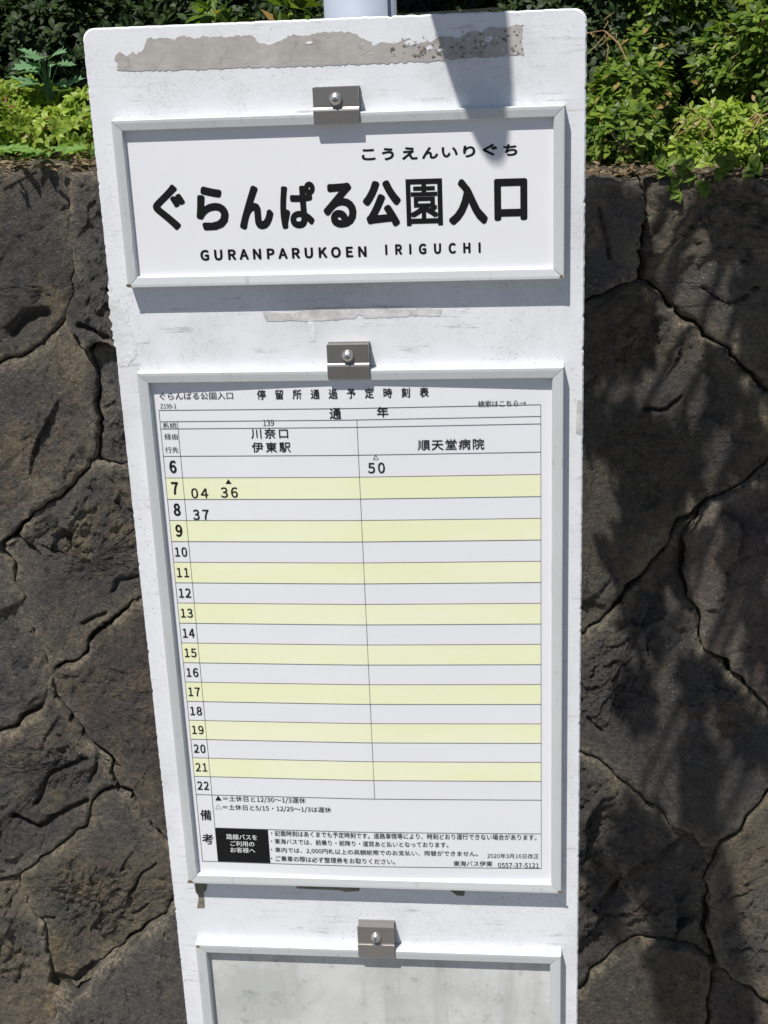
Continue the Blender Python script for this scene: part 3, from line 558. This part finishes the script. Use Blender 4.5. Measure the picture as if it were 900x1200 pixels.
def facets(x, y, s, cell, tilt):
    """broken planar chips: every cell of a jittered grid gets its own level and slope"""
    X = x / cell + .35 * vnoise(x / cell * 1.7, y / cell * 1.7, s + 5); Y = y / cell + .35 * vnoise(x / cell * 1.7 + 9, y / cell * 1.7, s + 6)
    i0 = np.floor(X); j0 = np.floor(Y); best = np.full(X.shape, 9e9); h = np.zeros(X.shape)
    for di in (-1, 0, 1):
        for dj in (-1, 0, 1):
            i = i0 + di; j = j0 + dj; cx = i + hash2(i, j, s); cy = j + hash2(i, j, s + 1)
            d = (X - cx) ** 2 + (Y - cy) ** 2; lv = hash2(i, j, s + 2) - .5; tx = hash2(i, j, s + 3) - .5; ty = hash2(i, j, s + 4) - .5
            hh = lv + tilt * (tx * (X - cx) + ty * (Y - cy)) * 2
            m = d < best; best = np.where(m, d, best); h = np.where(m, hh, h)
    return h
def seg_dist(x, y, pts, closed):
    d = np.full(x.shape, 9e9); m = len(pts)
    for i in range(m if closed else m - 1):
        ax, ay = pts[i]; bx, by = pts[(i + 1) % m]; vx, vy = bx - ax, by - ay; L = vx * vx + vy * vy + 1e-12
        t = np.clip(((x - ax) * vx + (y - ay) * vy) / L, 0, 1); d = np.minimum(d, np.hypot(x - ax - t * vx, y - ay - t * vy))
    return d
def kernel(P):
    P = np.array(P); A = P; B_ = np.roll(P, -1, 0); c0 = P.mean(0); best = None
    lo = P.min(0); hi = P.max(0)
    for u in np.linspace(.15, .85, 15):
        for v in np.linspace(.15, .85, 15):
            q = lo + (hi - lo) * (u, v)
            cr = ((B_ - A)[:, 0] * (q - A)[:, 1] - (B_ - A)[:, 1] * (q - A)[:, 0]) / np.hypot(*(B_ - A).T)
            s = cr.min()
            if best is None or s > best[0]: best = (s, q)
    return best[1]
wall = thing('stone_wall', (0, DW, 0), 'dark dry stone retaining wall of large irregular andesite blocks behind the bus stop sign', 'stone wall')
def stone(P, seed, N, K, mat, cracks=True):
    P = list(P); n = len(P); ar = sum(P[i][0] * P[(i + 1) % n][1] - P[(i + 1) % n][0] * P[i][1] for i in range(n))
    if ar < 0: P = P[::-1]
    q = kernel(P); A = np.array(P); nx = np.roll(A, -1, 0); L = np.hypot(*(nx - A).T); cum = np.concatenate([[0], np.cumsum(L)])
    s = np.linspace(0, cum[-1], N, endpoint=False); idx = np.searchsorted(cum, s, 'right') - 1; t = (s - cum[idx]) / L[idx]
    b = A[idx] + (nx[idx] - A[idx]) * t[:, None]
    w = .007 * np.stack([fbm(b[:, 0] * 26, b[:, 1] * 26, 900, 4, .6), fbm(b[:, 0] * 26 + 40, b[:, 1] * 26, 950, 4, .6)], 1)   # shared by both neighbours
    b = b + w
    d = q - b; dl = np.hypot(*d.T); gap = .0010 + .0065 * np.clip(fbm(b[:, 0] * 14, b[:, 1] * 14, 300 + seed, 3), 0, 1) ** 1.3; b = b + d / dl[:, None] * gap[:, None]
    ts = (np.arange(K) / K) ** 1.12; G = b[None] + (q - b)[None] * ts[:, None, None]
    X = G[..., 0]; Y = G[..., 1]
    de = seg_dist(X, Y, [tuple(p) for p in b[::max(1, N // 110)]], True); de[0] = 0
    rr = random.Random(seed * 13 + 1); ta, tb, lv = rr.uniform(-.07, .07), rr.uniform(-.10, .06), rr.uniform(-.010, .012)
    soft = 1 - np.exp(-de / .016)
    h = lv + ta * (X - q[0]) + tb * (Y - q[1]) + .006 * (1 - np.exp(-de / .05)) + .006 * (1 - np.exp(-de / .003))
    ro = .55 + .6 * (vnoise(X * 5, Y * 5, 77) * .5 + .5)                    # rough and smooth zones
    chip = np.clip(.35 + 1.6 * vnoise(X * 4.5 + 3, Y * 4.5, seed), 0, 1.3); chip2 = np.clip(.25 + 1.8 * vnoise(X * 7 + 13, Y * 7, seed + 3), 0, 1.3)
    xr, yr = X * .8 + Y * .6, Y * .8 - X * .6
    h = h + soft * (.011 * fbm(X * 3.2, Y * 3.2, seed * 7, 2) + .0105 * ro * facets(xr, yr * .5, seed * 3 + 11, .085, 1.5) * chip + .0016 * facets(xr, yr * .7, seed * 3 + 70, .0095, 1.3) * (.3 + chip2) + .0056 * ro * facets(xr, yr * .5, seed * 3 + 50, .026, 1.2) * chip2)
    h = h + (.35 + .65 * soft) * (.0013 * (.5 + np.clip(vnoise(X * 8, Y * 8, seed + 91) + .4, 0, 1.4)) * fbm(X * 60, Y * 60, seed * 5, 5, .72))
    if cracks:
        for pl_, wd, dp in CRACKS:
            ps = np.array(pl_)
            if ps[:, 0].max() < X.min() - .02 or ps[:, 0].min() > X.max() + .02 or ps[:, 1].max() < Y.min() - .02 or ps[:, 1].min() > Y.max() + .02: continue
            dd = seg_dist(X + .003 * fbm(X * 40, Y * 40, 5, 2), Y + .003 * fbm(X * 40, Y * 40, 8, 2), pl_, False); h = h - dp / 1000 * np.exp(-(dd / (wd / 1000 * .75)) ** 2)
    V = np.stack([X - .19, DW - h, TOPZ - Y], -1)
    side = V[0].copy(); side[:, 1] = DW + .05; V[0, :, 1] += .004
    V = np.concatenate([side[None], V]).reshape(-1, 3); c = [(q[0] - .19, float(V[-N:, 1].mean()), TOPZ - q[1])]
    V = np.concatenate([V, c]); k = np.arange(N); k2 = (k + 1) % N; F = []
    rows = np.arange(K)[:, None] * N
    F = np.stack([rows + k, rows + k2, rows + N + k2, rows + N + k], -1).reshape(-1, 4).tolist()
    F += [(int(K * N + a), int(K * N + b_), len(V) - 1) for a, b_ in zip(k, k2)]
    o = mesh_obj('stone', V, F, mat, wall, True)
    e = np.exp(-de / .012).reshape(-1); e = np.concatenate([np.ones(N), e, [0.0]]); at = o.data.attributes.new('edge', 'FLOAT', 'POINT'); at.data.foreach_set('value', e.astype(np.float32))
    return o
mats = [M['stone']] * len(STONES)
for i in (8, 9, 16, 17, 20, 22): mats[i] = M['stone3']
for i in (18, 23, 6): mats[i] = M['stone2']
HID = {11, 12, 13}
for i, P in enumerate(STONES): stone(P, i + 1, 260 if i in HID else 420, 24 if i in HID else 62, mats[i])
rr = random.Random(8)
def topy(x): return .188 + (x + .364) * .0386
for xa, xb in ((-3.2, -.95), (1.1, 3.2)):
    cols = 5; rws = 4; g_ = {}
    for i in range(cols + 1):
        for j in range(rws + 1):
            x = xa + (xb - xa) * i / cols; y = topy(x) + (1.95 - topy(x)) * j / rws
            if 0 < i < cols: x += rr.uniform(-.14, .14)
            if 0 < j < rws: y += rr.uniform(-.11, .11) + (.08 if i % 2 else -.08)
            if j == 0: y = topy(x)
            g_[i, j] = (x, y)
    for i in range(cols):
        for j in range(rws): stone([g_[i, j], g_[i + 1, j], g_[i + 1, j + 1], g_[i, j + 1]], 40 + i * 7 + j * 3 + int(xb * 5), 80, 12, rr.choice([M['stone'], M['stone'], M['stone2'], M['stone3']]), False)
z0_, z1_ = TOPZ - topy(-3.2) - .006, TOPZ - topy(3.2) - .006
V = [(-3.4, DW + .034, 0), (3.2, DW + .034, 0), (3.2, DW + .42, 0), (-3.4, DW + .42, 0), (-3.4, DW + .034, z0_), (3.2, DW + .034, z1_), (3.2, DW + .42, z1_), (-3.4, DW + .42, z0_)]
F = [(0, 3, 2, 1), (4, 5, 6, 7), (0, 1, 5, 4), (1, 2, 6, 5), (2, 3, 7, 6), (3, 0, 4, 7)]
mesh_obj('mortar_core', V, F, M['mortar'], wall)

# ------------------------------------------------------------------ ground and bank
def grid_sheet(name, xs, ys, zf, mat):
    V = [(x, y, zf(x, y)) for y in ys for x in xs]; nx = len(xs)
    F = [(j * nx + i, j * nx + i + 1, (j + 1) * nx + i + 1, (j + 1) * nx + i) for j in range(len(ys) - 1) for i in range(nx - 1)]
    me = bpy.data.meshes.new(name); me.from_pydata(V, [], F); me.materials.append(mat); me.polygons.foreach_set('use_smooth', [True] * len(F))
    o = bpy.data.objects.new(name, me); COL.objects.link(o); o['kind'] = 'structure'; return o
grid_sheet('ground', [-300, -60, -12, -4, 0, 4, 12, 60, 300], [-300, -60, -12, -4, 0, .95, 1.3, 4, 60, 300], lambda x, y: 0.0, M['asphalt'])
def sidewalk():
    v, f = box_vf(-12, 12, -1.75, .88, .004, .008); o = single('pavement', v, f, M['concrete'], (0, 0, 0), 'x', 'x'); del o['label'], o['category']; o['kind'] = 'structure'
    v, f = box_vf(-12, 12, -1.90, -1.752, .0, .12); o = single('kerb', v, f, M['concrete'], (0, 0, 0), 'x', 'x'); del o['label'], o['category']; o['kind'] = 'structure'
sidewalk()
def bank(x, y):
    base = TOPZ - topy(x + .19) - .008
    t = max(0.0, y - 1.25); return base + .006 * mnoise.noise(Vector((x * 9, y * 9, 0))) + .22 * t + .05 * mnoise.noise(Vector((x * 2, y * 2, 3))) * min(1, t * 3)
ys_ = [DW + .03, DW + .06] + [DW + .1 + .05 * i for i in range(16)] + [2.0, 2.4, 3, 4, 6, 9]
grid_sheet('soil_bank', [-3.4 + .066 * i for i in range(101)], ys_, bank, M['soil'])

# ------------------------------------------------------------------ foliage
def unit(a): return a / (np.linalg.norm(a, axis=-1, keepdims=True) + 1e-9)
def leaf_set(P, D, U, L, W, fold=.18, curl=.15):
    """P base, D axis, U approx. face normal, L length, W half width"""
    n = len(P); S = unit(np.cross(D, U)); U = unit(np.cross(S, D)); L = L[:, None]; W = W[:, None]
    tip = P + D * L - U * L * curl
    mid = P + D * L * .5 + U * L * .02
    v = [P, P + D * L * .30 + S * W * .75 + U * W * fold, P + D * L * .62 + S * W * .92 + U * W * fold - U * L * curl * .3, tip,
         P + D * L * .62 - S * W * .92 + U * W * fold - U * L * curl * .3, P + D * L * .30 - S * W * .75 + U * W * fold, mid]
    V = np.stack(v, 1).reshape(-1, 3); b = (np.arange(n) * 7)[:, None]
    F = np.concatenate([b + np.array([[0, 6, 1]]), b + np.array([[1, 6, 2]]), b + np.array([[2, 6, 3]]), b + np.array([[3, 6, 4]]), b + np.array([[4, 6, 5]]), b + np.array([[5, 6, 0]])])
    return V, F
def whorls(C, A, rs, ll, lw, k=6, spread=1.0):
    """k leaves fanned round each twig tip C with axis A"""
    n = len(C); o1 = unit(np.cross(A, unit(rs.normal(size=(n, 3))))); o2 = np.cross(A, o1)
    Ps = []; Ds = []; Us = []; Ls = []; Ws = []
    for i in range(k):
        a = 2 * np.pi * i / k + rs.uniform(-.35, .35, n); el = rs.uniform(.15, .9, n)
        rad = o1 * np.cos(a)[:, None] + o2 * np.sin(a)[:, None]
        d = unit(rad * spread + A * el[:, None]); Ps.append(C + rad * .1 * ll); Ds.append(d); Us.append(unit(A - rad * .4 + rs.normal(size=(n, 3)) * .25))
        l = ll * rs.uniform(.6, 1.25, n); Ls.append(l); Ws.append(l * lw * rs.uniform(.8, 1.2, n))
    return leaf_set(np.concatenate(Ps), np.concatenate(Ds), np.concatenate(Us), np.concatenate(Ls), np.concatenate(Ws))
def bush(name, c, r, nw, ll, mat, label, seed, cat='bush', group='azalea bushes on the wall', lw=.22, k=6, lumps=9, stems=7, upbias=.9, kill=None):
    rs = np.random.RandomState(seed); rr = random.Random(seed); c = np.array(c, float); r = np.array(r, float)
    lc = unit(rs.normal(size=(lumps, 3))) * rs.uniform(.35, .75, (lumps, 1)); lr = rs.uniform(.32, .58, lumps)
    C = []; A = []
    while sum(len(x) for x in C) < nw:
        i = rs.randint(0, lumps, nw); d = unit(rs.normal(size=(nw, 3))); p = lc[i] + d * lr[i][:, None] * rs.uniform(.55, 1.06, nw)[:, None] ** .5
        ok = (p[:, 2] > -.95) & (np.linalg.norm(p, axis=1) < 1.25); C.append(p[ok]); A.append(d[ok])
    C = np.concatenate(C)[:nw]; A = np.concatenate(A)[:nw]
    W = c + C * r
    if kill is not None:
        ok = kill(W); W = W[ok]; A = A[ok]
    A = unit(A + np.array([0, -.25, upbias]) + rs.normal(size=A.shape) * .25)
    base = (c[0], c[1], c[2] - r[2])
    t = thing(name, base, label, cat, group)
    V, F = whorls(W, A, rs, ll, lw, k)
    mesh_obj('foliage', V, F, mat, t)
    st = []
    for s_ in range(stems):
        e = c + lc[s_ % lumps] * r * .9; b = np.array(base) + rs.normal(size=3) * r * .12; b[2] = base[2] - .01; m = (b + e) / 2 + rs.normal(size=3) * r * .12
        w_ = max(.0018, r[2] * .02); st.append(tube([b, m, e], [w_ * 1.4, w_, w_ * .5], 5))
    [mesh_obj('stem', *q_, M['bark'], t) for q_ in st]
    return t
WT = lambda x: TOPZ - topy(x + .19)      # wall top height at world x
def hx(x, y, d): return (x - .19, d, TOPZ - y)
bush('azalea_bush', hx(-.53, .135, 1.17), (.26, .13, .105), 2500, .016, M['leafy'], 'small yellow-green azalea bush on the wall top left of the bus stop sign', 3, lw=.25, upbias=.45)
bush('azalea_bush', hx(-.22, .175, 1.22), (.20, .14, .09), 1200, .017, M['leafy'], 'yellow-green azalea bush on the wall hidden behind the sign board', 31, lw=.25)
bush('azalea_bush', hx(.495, .170, 1.12), (.095, .08, .085), 900, .018, M['leafg'], 'low green azalea on the wall top just right of the sign board', 5)
bush('azalea_bush', hx(.30, .185, 1.20), (.13, .09, .09), 500, .024, M['leafg'], 'green azalea on the wall top behind the right half of the board', 51)
bush('azalea_bush', hx(.72, .10, 1.22), (.16, .14, .17), 2700, .019, M['leafg'], 'tall light green azalea at the right edge above the wall', 7)
bush('azalea_bush', hx(.62, .200, 1.08), (.10, .07, .06), 420, .017, M['leafy'], 'small yellowish azalea sprig at the foot of the tall azalea', 9)
bush('azalea_bush', hx(.53, .05, 1.40), (.15, .10, .15), 1900, .020, M['leafg'], 'green azalea standing further back between the board and the tall azalea', 78)
bush('azalea_bush', hx(1.10, .13, 1.25), (.25, .15, .17), 1500, .026, M['leafg'], 'wide green azalea on the wall beyond the right edge', 71)
bush('azalea_bush', hx(-1.05, .14, 1.22), (.30, .16, .13), 1800, .020, M['leafy'], 'wide yellow-green azalea on the wall beyond the left edge', 72)
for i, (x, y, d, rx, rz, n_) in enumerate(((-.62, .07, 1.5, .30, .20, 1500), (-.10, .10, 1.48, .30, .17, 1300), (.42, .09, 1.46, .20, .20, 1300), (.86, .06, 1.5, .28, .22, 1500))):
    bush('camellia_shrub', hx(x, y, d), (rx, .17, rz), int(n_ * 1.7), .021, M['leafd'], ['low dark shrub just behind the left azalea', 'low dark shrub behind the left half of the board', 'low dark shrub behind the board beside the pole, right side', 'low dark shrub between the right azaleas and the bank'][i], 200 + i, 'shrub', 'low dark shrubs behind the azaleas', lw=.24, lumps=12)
# darker evergreen hedge further up the bank
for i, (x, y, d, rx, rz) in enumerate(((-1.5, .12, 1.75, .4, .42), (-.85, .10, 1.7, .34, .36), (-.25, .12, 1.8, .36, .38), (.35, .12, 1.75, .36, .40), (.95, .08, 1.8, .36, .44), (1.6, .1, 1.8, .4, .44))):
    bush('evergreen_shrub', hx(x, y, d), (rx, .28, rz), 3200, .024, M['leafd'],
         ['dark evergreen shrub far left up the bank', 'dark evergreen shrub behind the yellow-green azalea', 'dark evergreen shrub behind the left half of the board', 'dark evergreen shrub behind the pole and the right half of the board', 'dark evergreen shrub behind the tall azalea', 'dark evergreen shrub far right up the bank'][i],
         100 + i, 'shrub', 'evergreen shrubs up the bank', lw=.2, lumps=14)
# a broadleaf sprig seen just over the board's top edge
bush('broadleaf_sprig', hx(-.17, .03, 1.35), (.075, .05, .075), 26, .055, M['leafg'], 'sprig of long green leaves rising behind the top left of the board', 15, 'shrub', None, .17, 5, 5, 4)
bush('broadleaf_sprig', hx(-.065, .02, 1.32), (.045, .05, .06), 14, .05, M['leafg'], 'few pointed green leaves behind the board just left of the pole', 16, 'shrub', None, .17, 5, 4, 3)

def lobed_leaf(base, d, u, L, W, lobes, rs):
    """one jagged leaf, as wide as W, cut into pointed lobes"""
    d = Vector(d).normalized(); u = Vector(u).normalized(); s = d.cross(u).normalized(); u = s.cross(d)
    base = Vector(base); mid = []; V = []; F = []
    half = [(0, .03)]
    for i in range(lobes):
        t0 = .12 + .8 * i / lobes; wv = math.sin(math.pi * min(1, (t0 + .12))) ** .8
        half += [(t0 + .12, .5 * wv * 1.05), (t0 + .10, .5 * wv * .42)]
    half += [(1.0, 0.0)]
    def pt(t, w): return base + d * (L * t) + s * (W * w) + u * (abs(w) * W * .25 - L * .22 * t * t)
    cen = [pt(t, 0) for t, w in half]; Lf = [pt(t, w) for t, w in half]; Rt = [pt(t, -w) for t, w in half]; n = len(half)
    V = [tuple(p) for p in cen + Lf + Rt]
    for i in range(n - 1): F += [(i, i + 1, n + i + 1, n + i), (i, 2 * n + i, 2 * n + i + 1, i + 1)]
    return V, F
def weed(name, base, n, L, mat, label, seed, lobes=4, wide=.8, up=.6, cat='weed', group=None, h=.03, dirs=None):
    rs = random.Random(seed); t = thing(name, base, label, cat, group); st = []
    for i in range(n):
        a = rs.uniform(0, 6.28) if dirs is None else dirs + rs.uniform(-1.1, 1.1)
        top = Vector(base) + Vector((math.cos(a) * L * .5 * rs.random(), math.sin(a) * L * .5 * rs.random(), h * rs.uniform(.3, 1)))
        st.append(tube([base, tuple((Vector(base) + top) / 2 + Vector((0, 0, h * .2))), tuple(top)], [.0014, .0011, .0008], 5))
        l = L * rs.uniform(.7, 1.15); V, F = lobed_leaf(top, (math.cos(a), math.sin(a), rs.uniform(0, up)), (rs.uniform(-.3, .3), rs.uniform(-.6, 0), 1), l, l * wide, lobes, rs)
        mesh_obj('leaf', V, F, mat, t)
    [mesh_obj('stem', *q_, mat, t) for q_ in st]; return t
weed('mugwort_plant', hx(-.445, .125, 1.20), 16, .046, M['leafm'], 'blue-green mugwort with jagged leaves standing above the left azalea', 2, 4, .75, .9, 'weed', None, .085)
for i, (x, y, d, lab) in enumerate(((-.31, .178, .965, 'pale green toothed weed on the wall edge right beside the board'), (-.375, .178, .96, 'flat pale weed on the left wall edge, middle of three'), (-.455, .176, .97, 'flat pale weed at the far left of the wall edge'))):
    weed('wall_weed', hx(x, y, d), 6, .048, M['leafw'], lab, 20 + i, 3, .7, .3, 'weed', 'pale weeds along the wall edge', .012)
def heart_leaf(base, d, u, L):
    d = Vector(d).normalized(); u = Vector(u).normalized(); s = d.cross(u).normalized(); u = s.cross(d); base = Vector(base)
    half = [(0, 0), (-.12, .22), (-.05, .42), (.2, .5), (.5, .38), (.78, .18), (1, 0)]
    def pt(t, w): return tuple(base + d * (L * t) + s * (L * w) + u * (abs(w) * L * .25 - L * .15 * t * t))
    V = [pt(t if i == 0 or i == 6 else max(t, .02), 0) for i, (t, w) in enumerate(half)] + [pt(t, w) for t, w in half] + [pt(t, -w) for t, w in half]; n = 7; F = []
    for i in range(n - 1): F += [(i, i + 1, n + i + 1, n + i), (i, 2 * n + i, 2 * n + i + 1, i + 1)]
    return V, F
vine = thing('trailing_vine', hx(.545, .215, .90), 'vine with heart-shaped leaves hanging over the wall edge into the stone joint', 'vine')
rs = random.Random(6); st = []
for s_ in range(6):
    p = Vector(hx(.50 + .028 * s_, .208, .93)); pts = [p]
    for k in range(5 if s_ in (1, 2) else 3):
        p = p + Vector((rs.uniform(-.012, .016), -.030 if k == 0 else rs.uniform(-.004, .004), rs.uniform(.006, .012) if k == 0 else -rs.uniform(.006, .014))); pts.append(p)
    st.append(tube([tuple(q) for q in pts], [.0012] * len(pts), 5))
    for q in pts[1:]:
        for _ in range(3):
            a = rs.uniform(-2.6, -.5); L_ = rs.uniform(.009, .018)
            mesh_obj('leaf', *heart_leaf(q, (math.cos(a), -.35, math.sin(a) * .7), (rs.uniform(-.3, .3), -1, .7), L_), M['leafg'], vine)
[mesh_obj('stem', *q_, M['bark'], vine) for q_ in st]
for i, (x, y, d, lab) in enumerate(((.47, .195, .985, 'small ivy sprout on the wall edge beside the board'), (.66, .205, .99, 'small leafy sprout on the wall edge below the tall azalea'))):
    t = thing('ivy_sprout', hx(x, y, d), lab, 'weed', 'sprouts on the wall edge'); st = []
    for k in range(9):
        a = rs.uniform(0, 6.28); q = Vector(hx(x, y, d)) + Vector((rs.uniform(-.03, .03), rs.uniform(-.02, .01), rs.uniform(.006, .035)))
        st.append(tube([hx(x, y, d), tuple(q)], [.001, .0007], 4)); mesh_obj('leaf', *heart_leaf(q, (math.cos(a), math.sin(a), .2), (0, -.5, 1), rs.uniform(.009, .016)), M['leafg'], t)
    [mesh_obj('stem', *q_, M['bark'], t) for q_ in st]
# big leaf at the right edge
t = thing('broadleaf_plant', hx(.70, .23, 1.05), 'plant with one large dark green leaf at the right edge of the wall top', 'weed')
for k, (dx, dz, L_) in enumerate(((.9, .5, .055), (.9, .3, .05), (.5, .2, .04))): mesh_obj('leaf', *heart_leaf(hx(.685 + .01 * k, .20 - .035 * k, 1.06), (dx, -.25, dz + .3), (-.2, -1, .3), L_), M['leafm'], t)
mesh_obj('stem', *tube([hx(.70, .23, 1.05), hx(.69, .19, 1.06)], [.002, .0015], 6), M['leafm'], t)
# dry grass stalks caught in the right bushes
for i, (x, y, d, lab) in enumerate(((.445, .03, 1.10, 'dry straw stalks caught high beside the board'), (.575, .16, 1.04, 'yellow straw stalks between the two right azaleas'), (.665, .16, 1.05, 'dry brown stalks in front of the tall azalea'))):
    v = []
    for k in range(12):
        p = Vector(hx(x, y, d)) + Vector((rs.gauss(0, .01), rs.gauss(0, .01), rs.gauss(0, .008))); q = p + Vector((rs.gauss(0, .022), rs.gauss(0, .012), rs.uniform(-.05, .012)))
        v.append(tube([tuple(p), tuple((p + q) / 2 + Vector((.004, 0, .003))), tuple(q)], [.0008, .0011, .0005], 4))
    single('dry_stalks', *join(v), M['straw'], hx(x, y, d), lab, 'dry grass', 'dry grass stalks')
# leaf litter on the wall top: uncountable
rs2 = np.random.RandomState(3); n = 5200
x = rs2.uniform(-2.4, 2.6, n); y = DW - .005 + rs2.exponential(.10, n); P = np.stack([x, y, TOPZ - topy(x + .19) + rs2.uniform(-.002, .007, n)], 1)
a = rs2.uniform(0, 6.28, n); D = unit(np.stack([np.cos(a), np.sin(a), rs2.uniform(-.15, .35, n)], 1)); U = unit(np.array([0, -.15, 1.]) + rs2.normal(size=(n, 3)) * .3); l = rs2.uniform(.008, .022, n)
V, F = leaf_set(P, D, U, l, l * rs2.uniform(.12, .35, n), .3, .2)
o = single('leaf_litter', V, F, M['litter'], (0, 0, 0), 'brown dead leaves scattered along the top of the stone wall', 'leaf litter'); o['kind'] = 'stuff'
o = single('bamboo_rail', *join([tube([hx(.10, .004, 1.62), hx(.30, -.001, 1.60)], [.007, .007], 10)] + [tube([hx(xx, .05, 1.615), hx(xx, -.003, 1.61)], [.005, .005], 8) for xx in (.12, .29)]), M['bamboo'], hx(.2, .05, 1.62), 'short pale bamboo rail in the shrubs just right of the pole', 'rail')

# ------------------------------------------------------------------ trees that shade the place
def crown(rs, C, n, ll, lw, mat, parent, k=4):
    A = unit(rs.normal(size=(len(C), 3)) + np.array([0, 0, .4])); V, F = whorls(C, A, rs, ll, lw, k); mesh_obj('crown', V, F, mat, parent)
rsn = np.random.RandomState(21)
def shade_tree(base, top, blobs, n, label, seed):  # canopy above the view, added to keep the planting behind the wall dark
    rs = np.random.RandomState(seed); t = thing('shade_tree', base, label, 'tree', 'unseen trees added to shade the bank')
    b = np.array(base); tp = np.array(top); mid = (b + tp) / 2 + rs.normal(size=3) * .08
    mesh_obj('trunk', *tube([tuple(b), tuple(mid), tuple(tp)], [.11, .09, .06], 12), M['bark'], t, True)
    Cs = []; br = []
    for c, r in blobs:
        c = np.array(c); d = unit(rs.normal(size=(n, 3))) * (rs.uniform(.1, 1, n) ** .45)[:, None] * r; Cs.append(c + d)
        br.append(tube([tuple(tp * .5 + mid * .5), tuple((tp + c) / 2 + np.array([0, 0, .08])), tuple(c)], [.045, .03, .012], 7))
    mesh_obj('branch', *join(br), M['bark'], t, True)
    C = np.concatenate(Cs); C = C[C[:, 2] > TOPZ + .22 + .30 * np.maximum(0, C[:, 1] - 1.0) * 0]; crown(rs, C, 0, .075, .3, M['leafd'], t)
    return t
shade_tree((-1.3, 2.9, 1.95), (-1.2, 2.7, 3.1), [((-2.0, 1.55, 2.85), (.6, .45, .35)), ((-1.2, 1.55, 2.8), (.6, .45, .35)), ((-.6, 1.6, 2.85), (.5, .45, .35)), ((-1.9, 2.6, 2.9), (.7, .7, .6)), ((-.9, 2.4, 3.0), (.7, .7, .65)), ((-1.2, 3.2, 3.4), (1.0, .8, .7)), ((-.3, 2.6, 2.8), (.6, .6, .5))], 900, 'unseen evergreen tree added for shade up the bank, behind the left part of the wall', 1)
shade_tree((.5, 2.8, 1.95), (.55, 2.6, 3.2), [((-.1, 1.6, 2.8), (.5, .45, .35)), ((.5, 1.6, 2.85), (.5, .45, .35)), ((1.1, 1.65, 2.8), (.5, .45, .35)), ((.1, 2.2, 2.8), (.7, .6, .55)), ((.8, 2.3, 2.9), (.7, .65, .6)), ((.4, 3.0, 3.5), (1.0, .8, .7)), ((1.4, 2.5, 2.9), (.7, .7, .6))], 900, 'unseen evergreen tree added for shade up the bank, behind the pole', 2)
shade_tree((2.3, 2.6, 1.95), (2.2, 2.4, 3.2), [((2.0, 2.2, 2.9), (.7, .7, .6)), ((2.7, 2.4, 3.0), (.7, .7, .6)), ((2.2, 2.9, 3.5), (.9, .8, .7))], 800, 'unseen evergreen tree added for shade up the bank, beyond the right edge', 3)
# overhanging tree whose leaves dapple the right part of the wall
LD = np.array(SUN)
ot = thing('overhanging_tree', (1.35, 1.25, 1.73), 'leafy tree on the wall beyond the right edge, branches reaching over the pavement', 'tree')
otop = np.array([1.15, .95, 2.75])
mesh_obj('trunk', *tube([(1.35, 1.25, 1.70), (1.30, 1.15, 2.2), tuple(otop)], [.055, .045, .03], 10), M['bark'], ot, True)
rs = np.random.RandomState(77); Cs = []; br = []
for (bx_, by_, rx, ry, s0, cnt) in BLOBS:
    c = np.array([bx_ - .19, DW - .01, TOPZ - by_]) - LD * s0
    cnt = int(cnt * 1.35); q = rs.normal(size=(cnt, 2)) * .29; off = np.stack([q[:, 0] * rx, np.zeros(cnt), q[:, 1] * ry], 1)
    s_ = s0 + rs.uniform(-.05, .08, cnt)
    W_ = np.array([bx_ - .19, DW - .01, TOPZ - by_]) + off - LD * s_[:, None]; Cs.append(W_)
    br.append(tube([tuple(otop), tuple((otop + c) / 2 + np.array([0, 0, .10])), tuple(c)], [.016, .010, .003], 6))
C = np.concatenate(Cs); keep = (C[:, 2] > TOPZ + .07) & (C[:, 1] > .02); C = C[keep]
A = unit(rs.normal(size=(len(C), 3)) + np.array([0, 0, .3])); V, F = whorls(C, A, rs, .036, .36, 4); mesh_obj('crown', V, F, M['leafg'], ot); mesh_obj('branch', *join(br), M['bark'], ot, True)
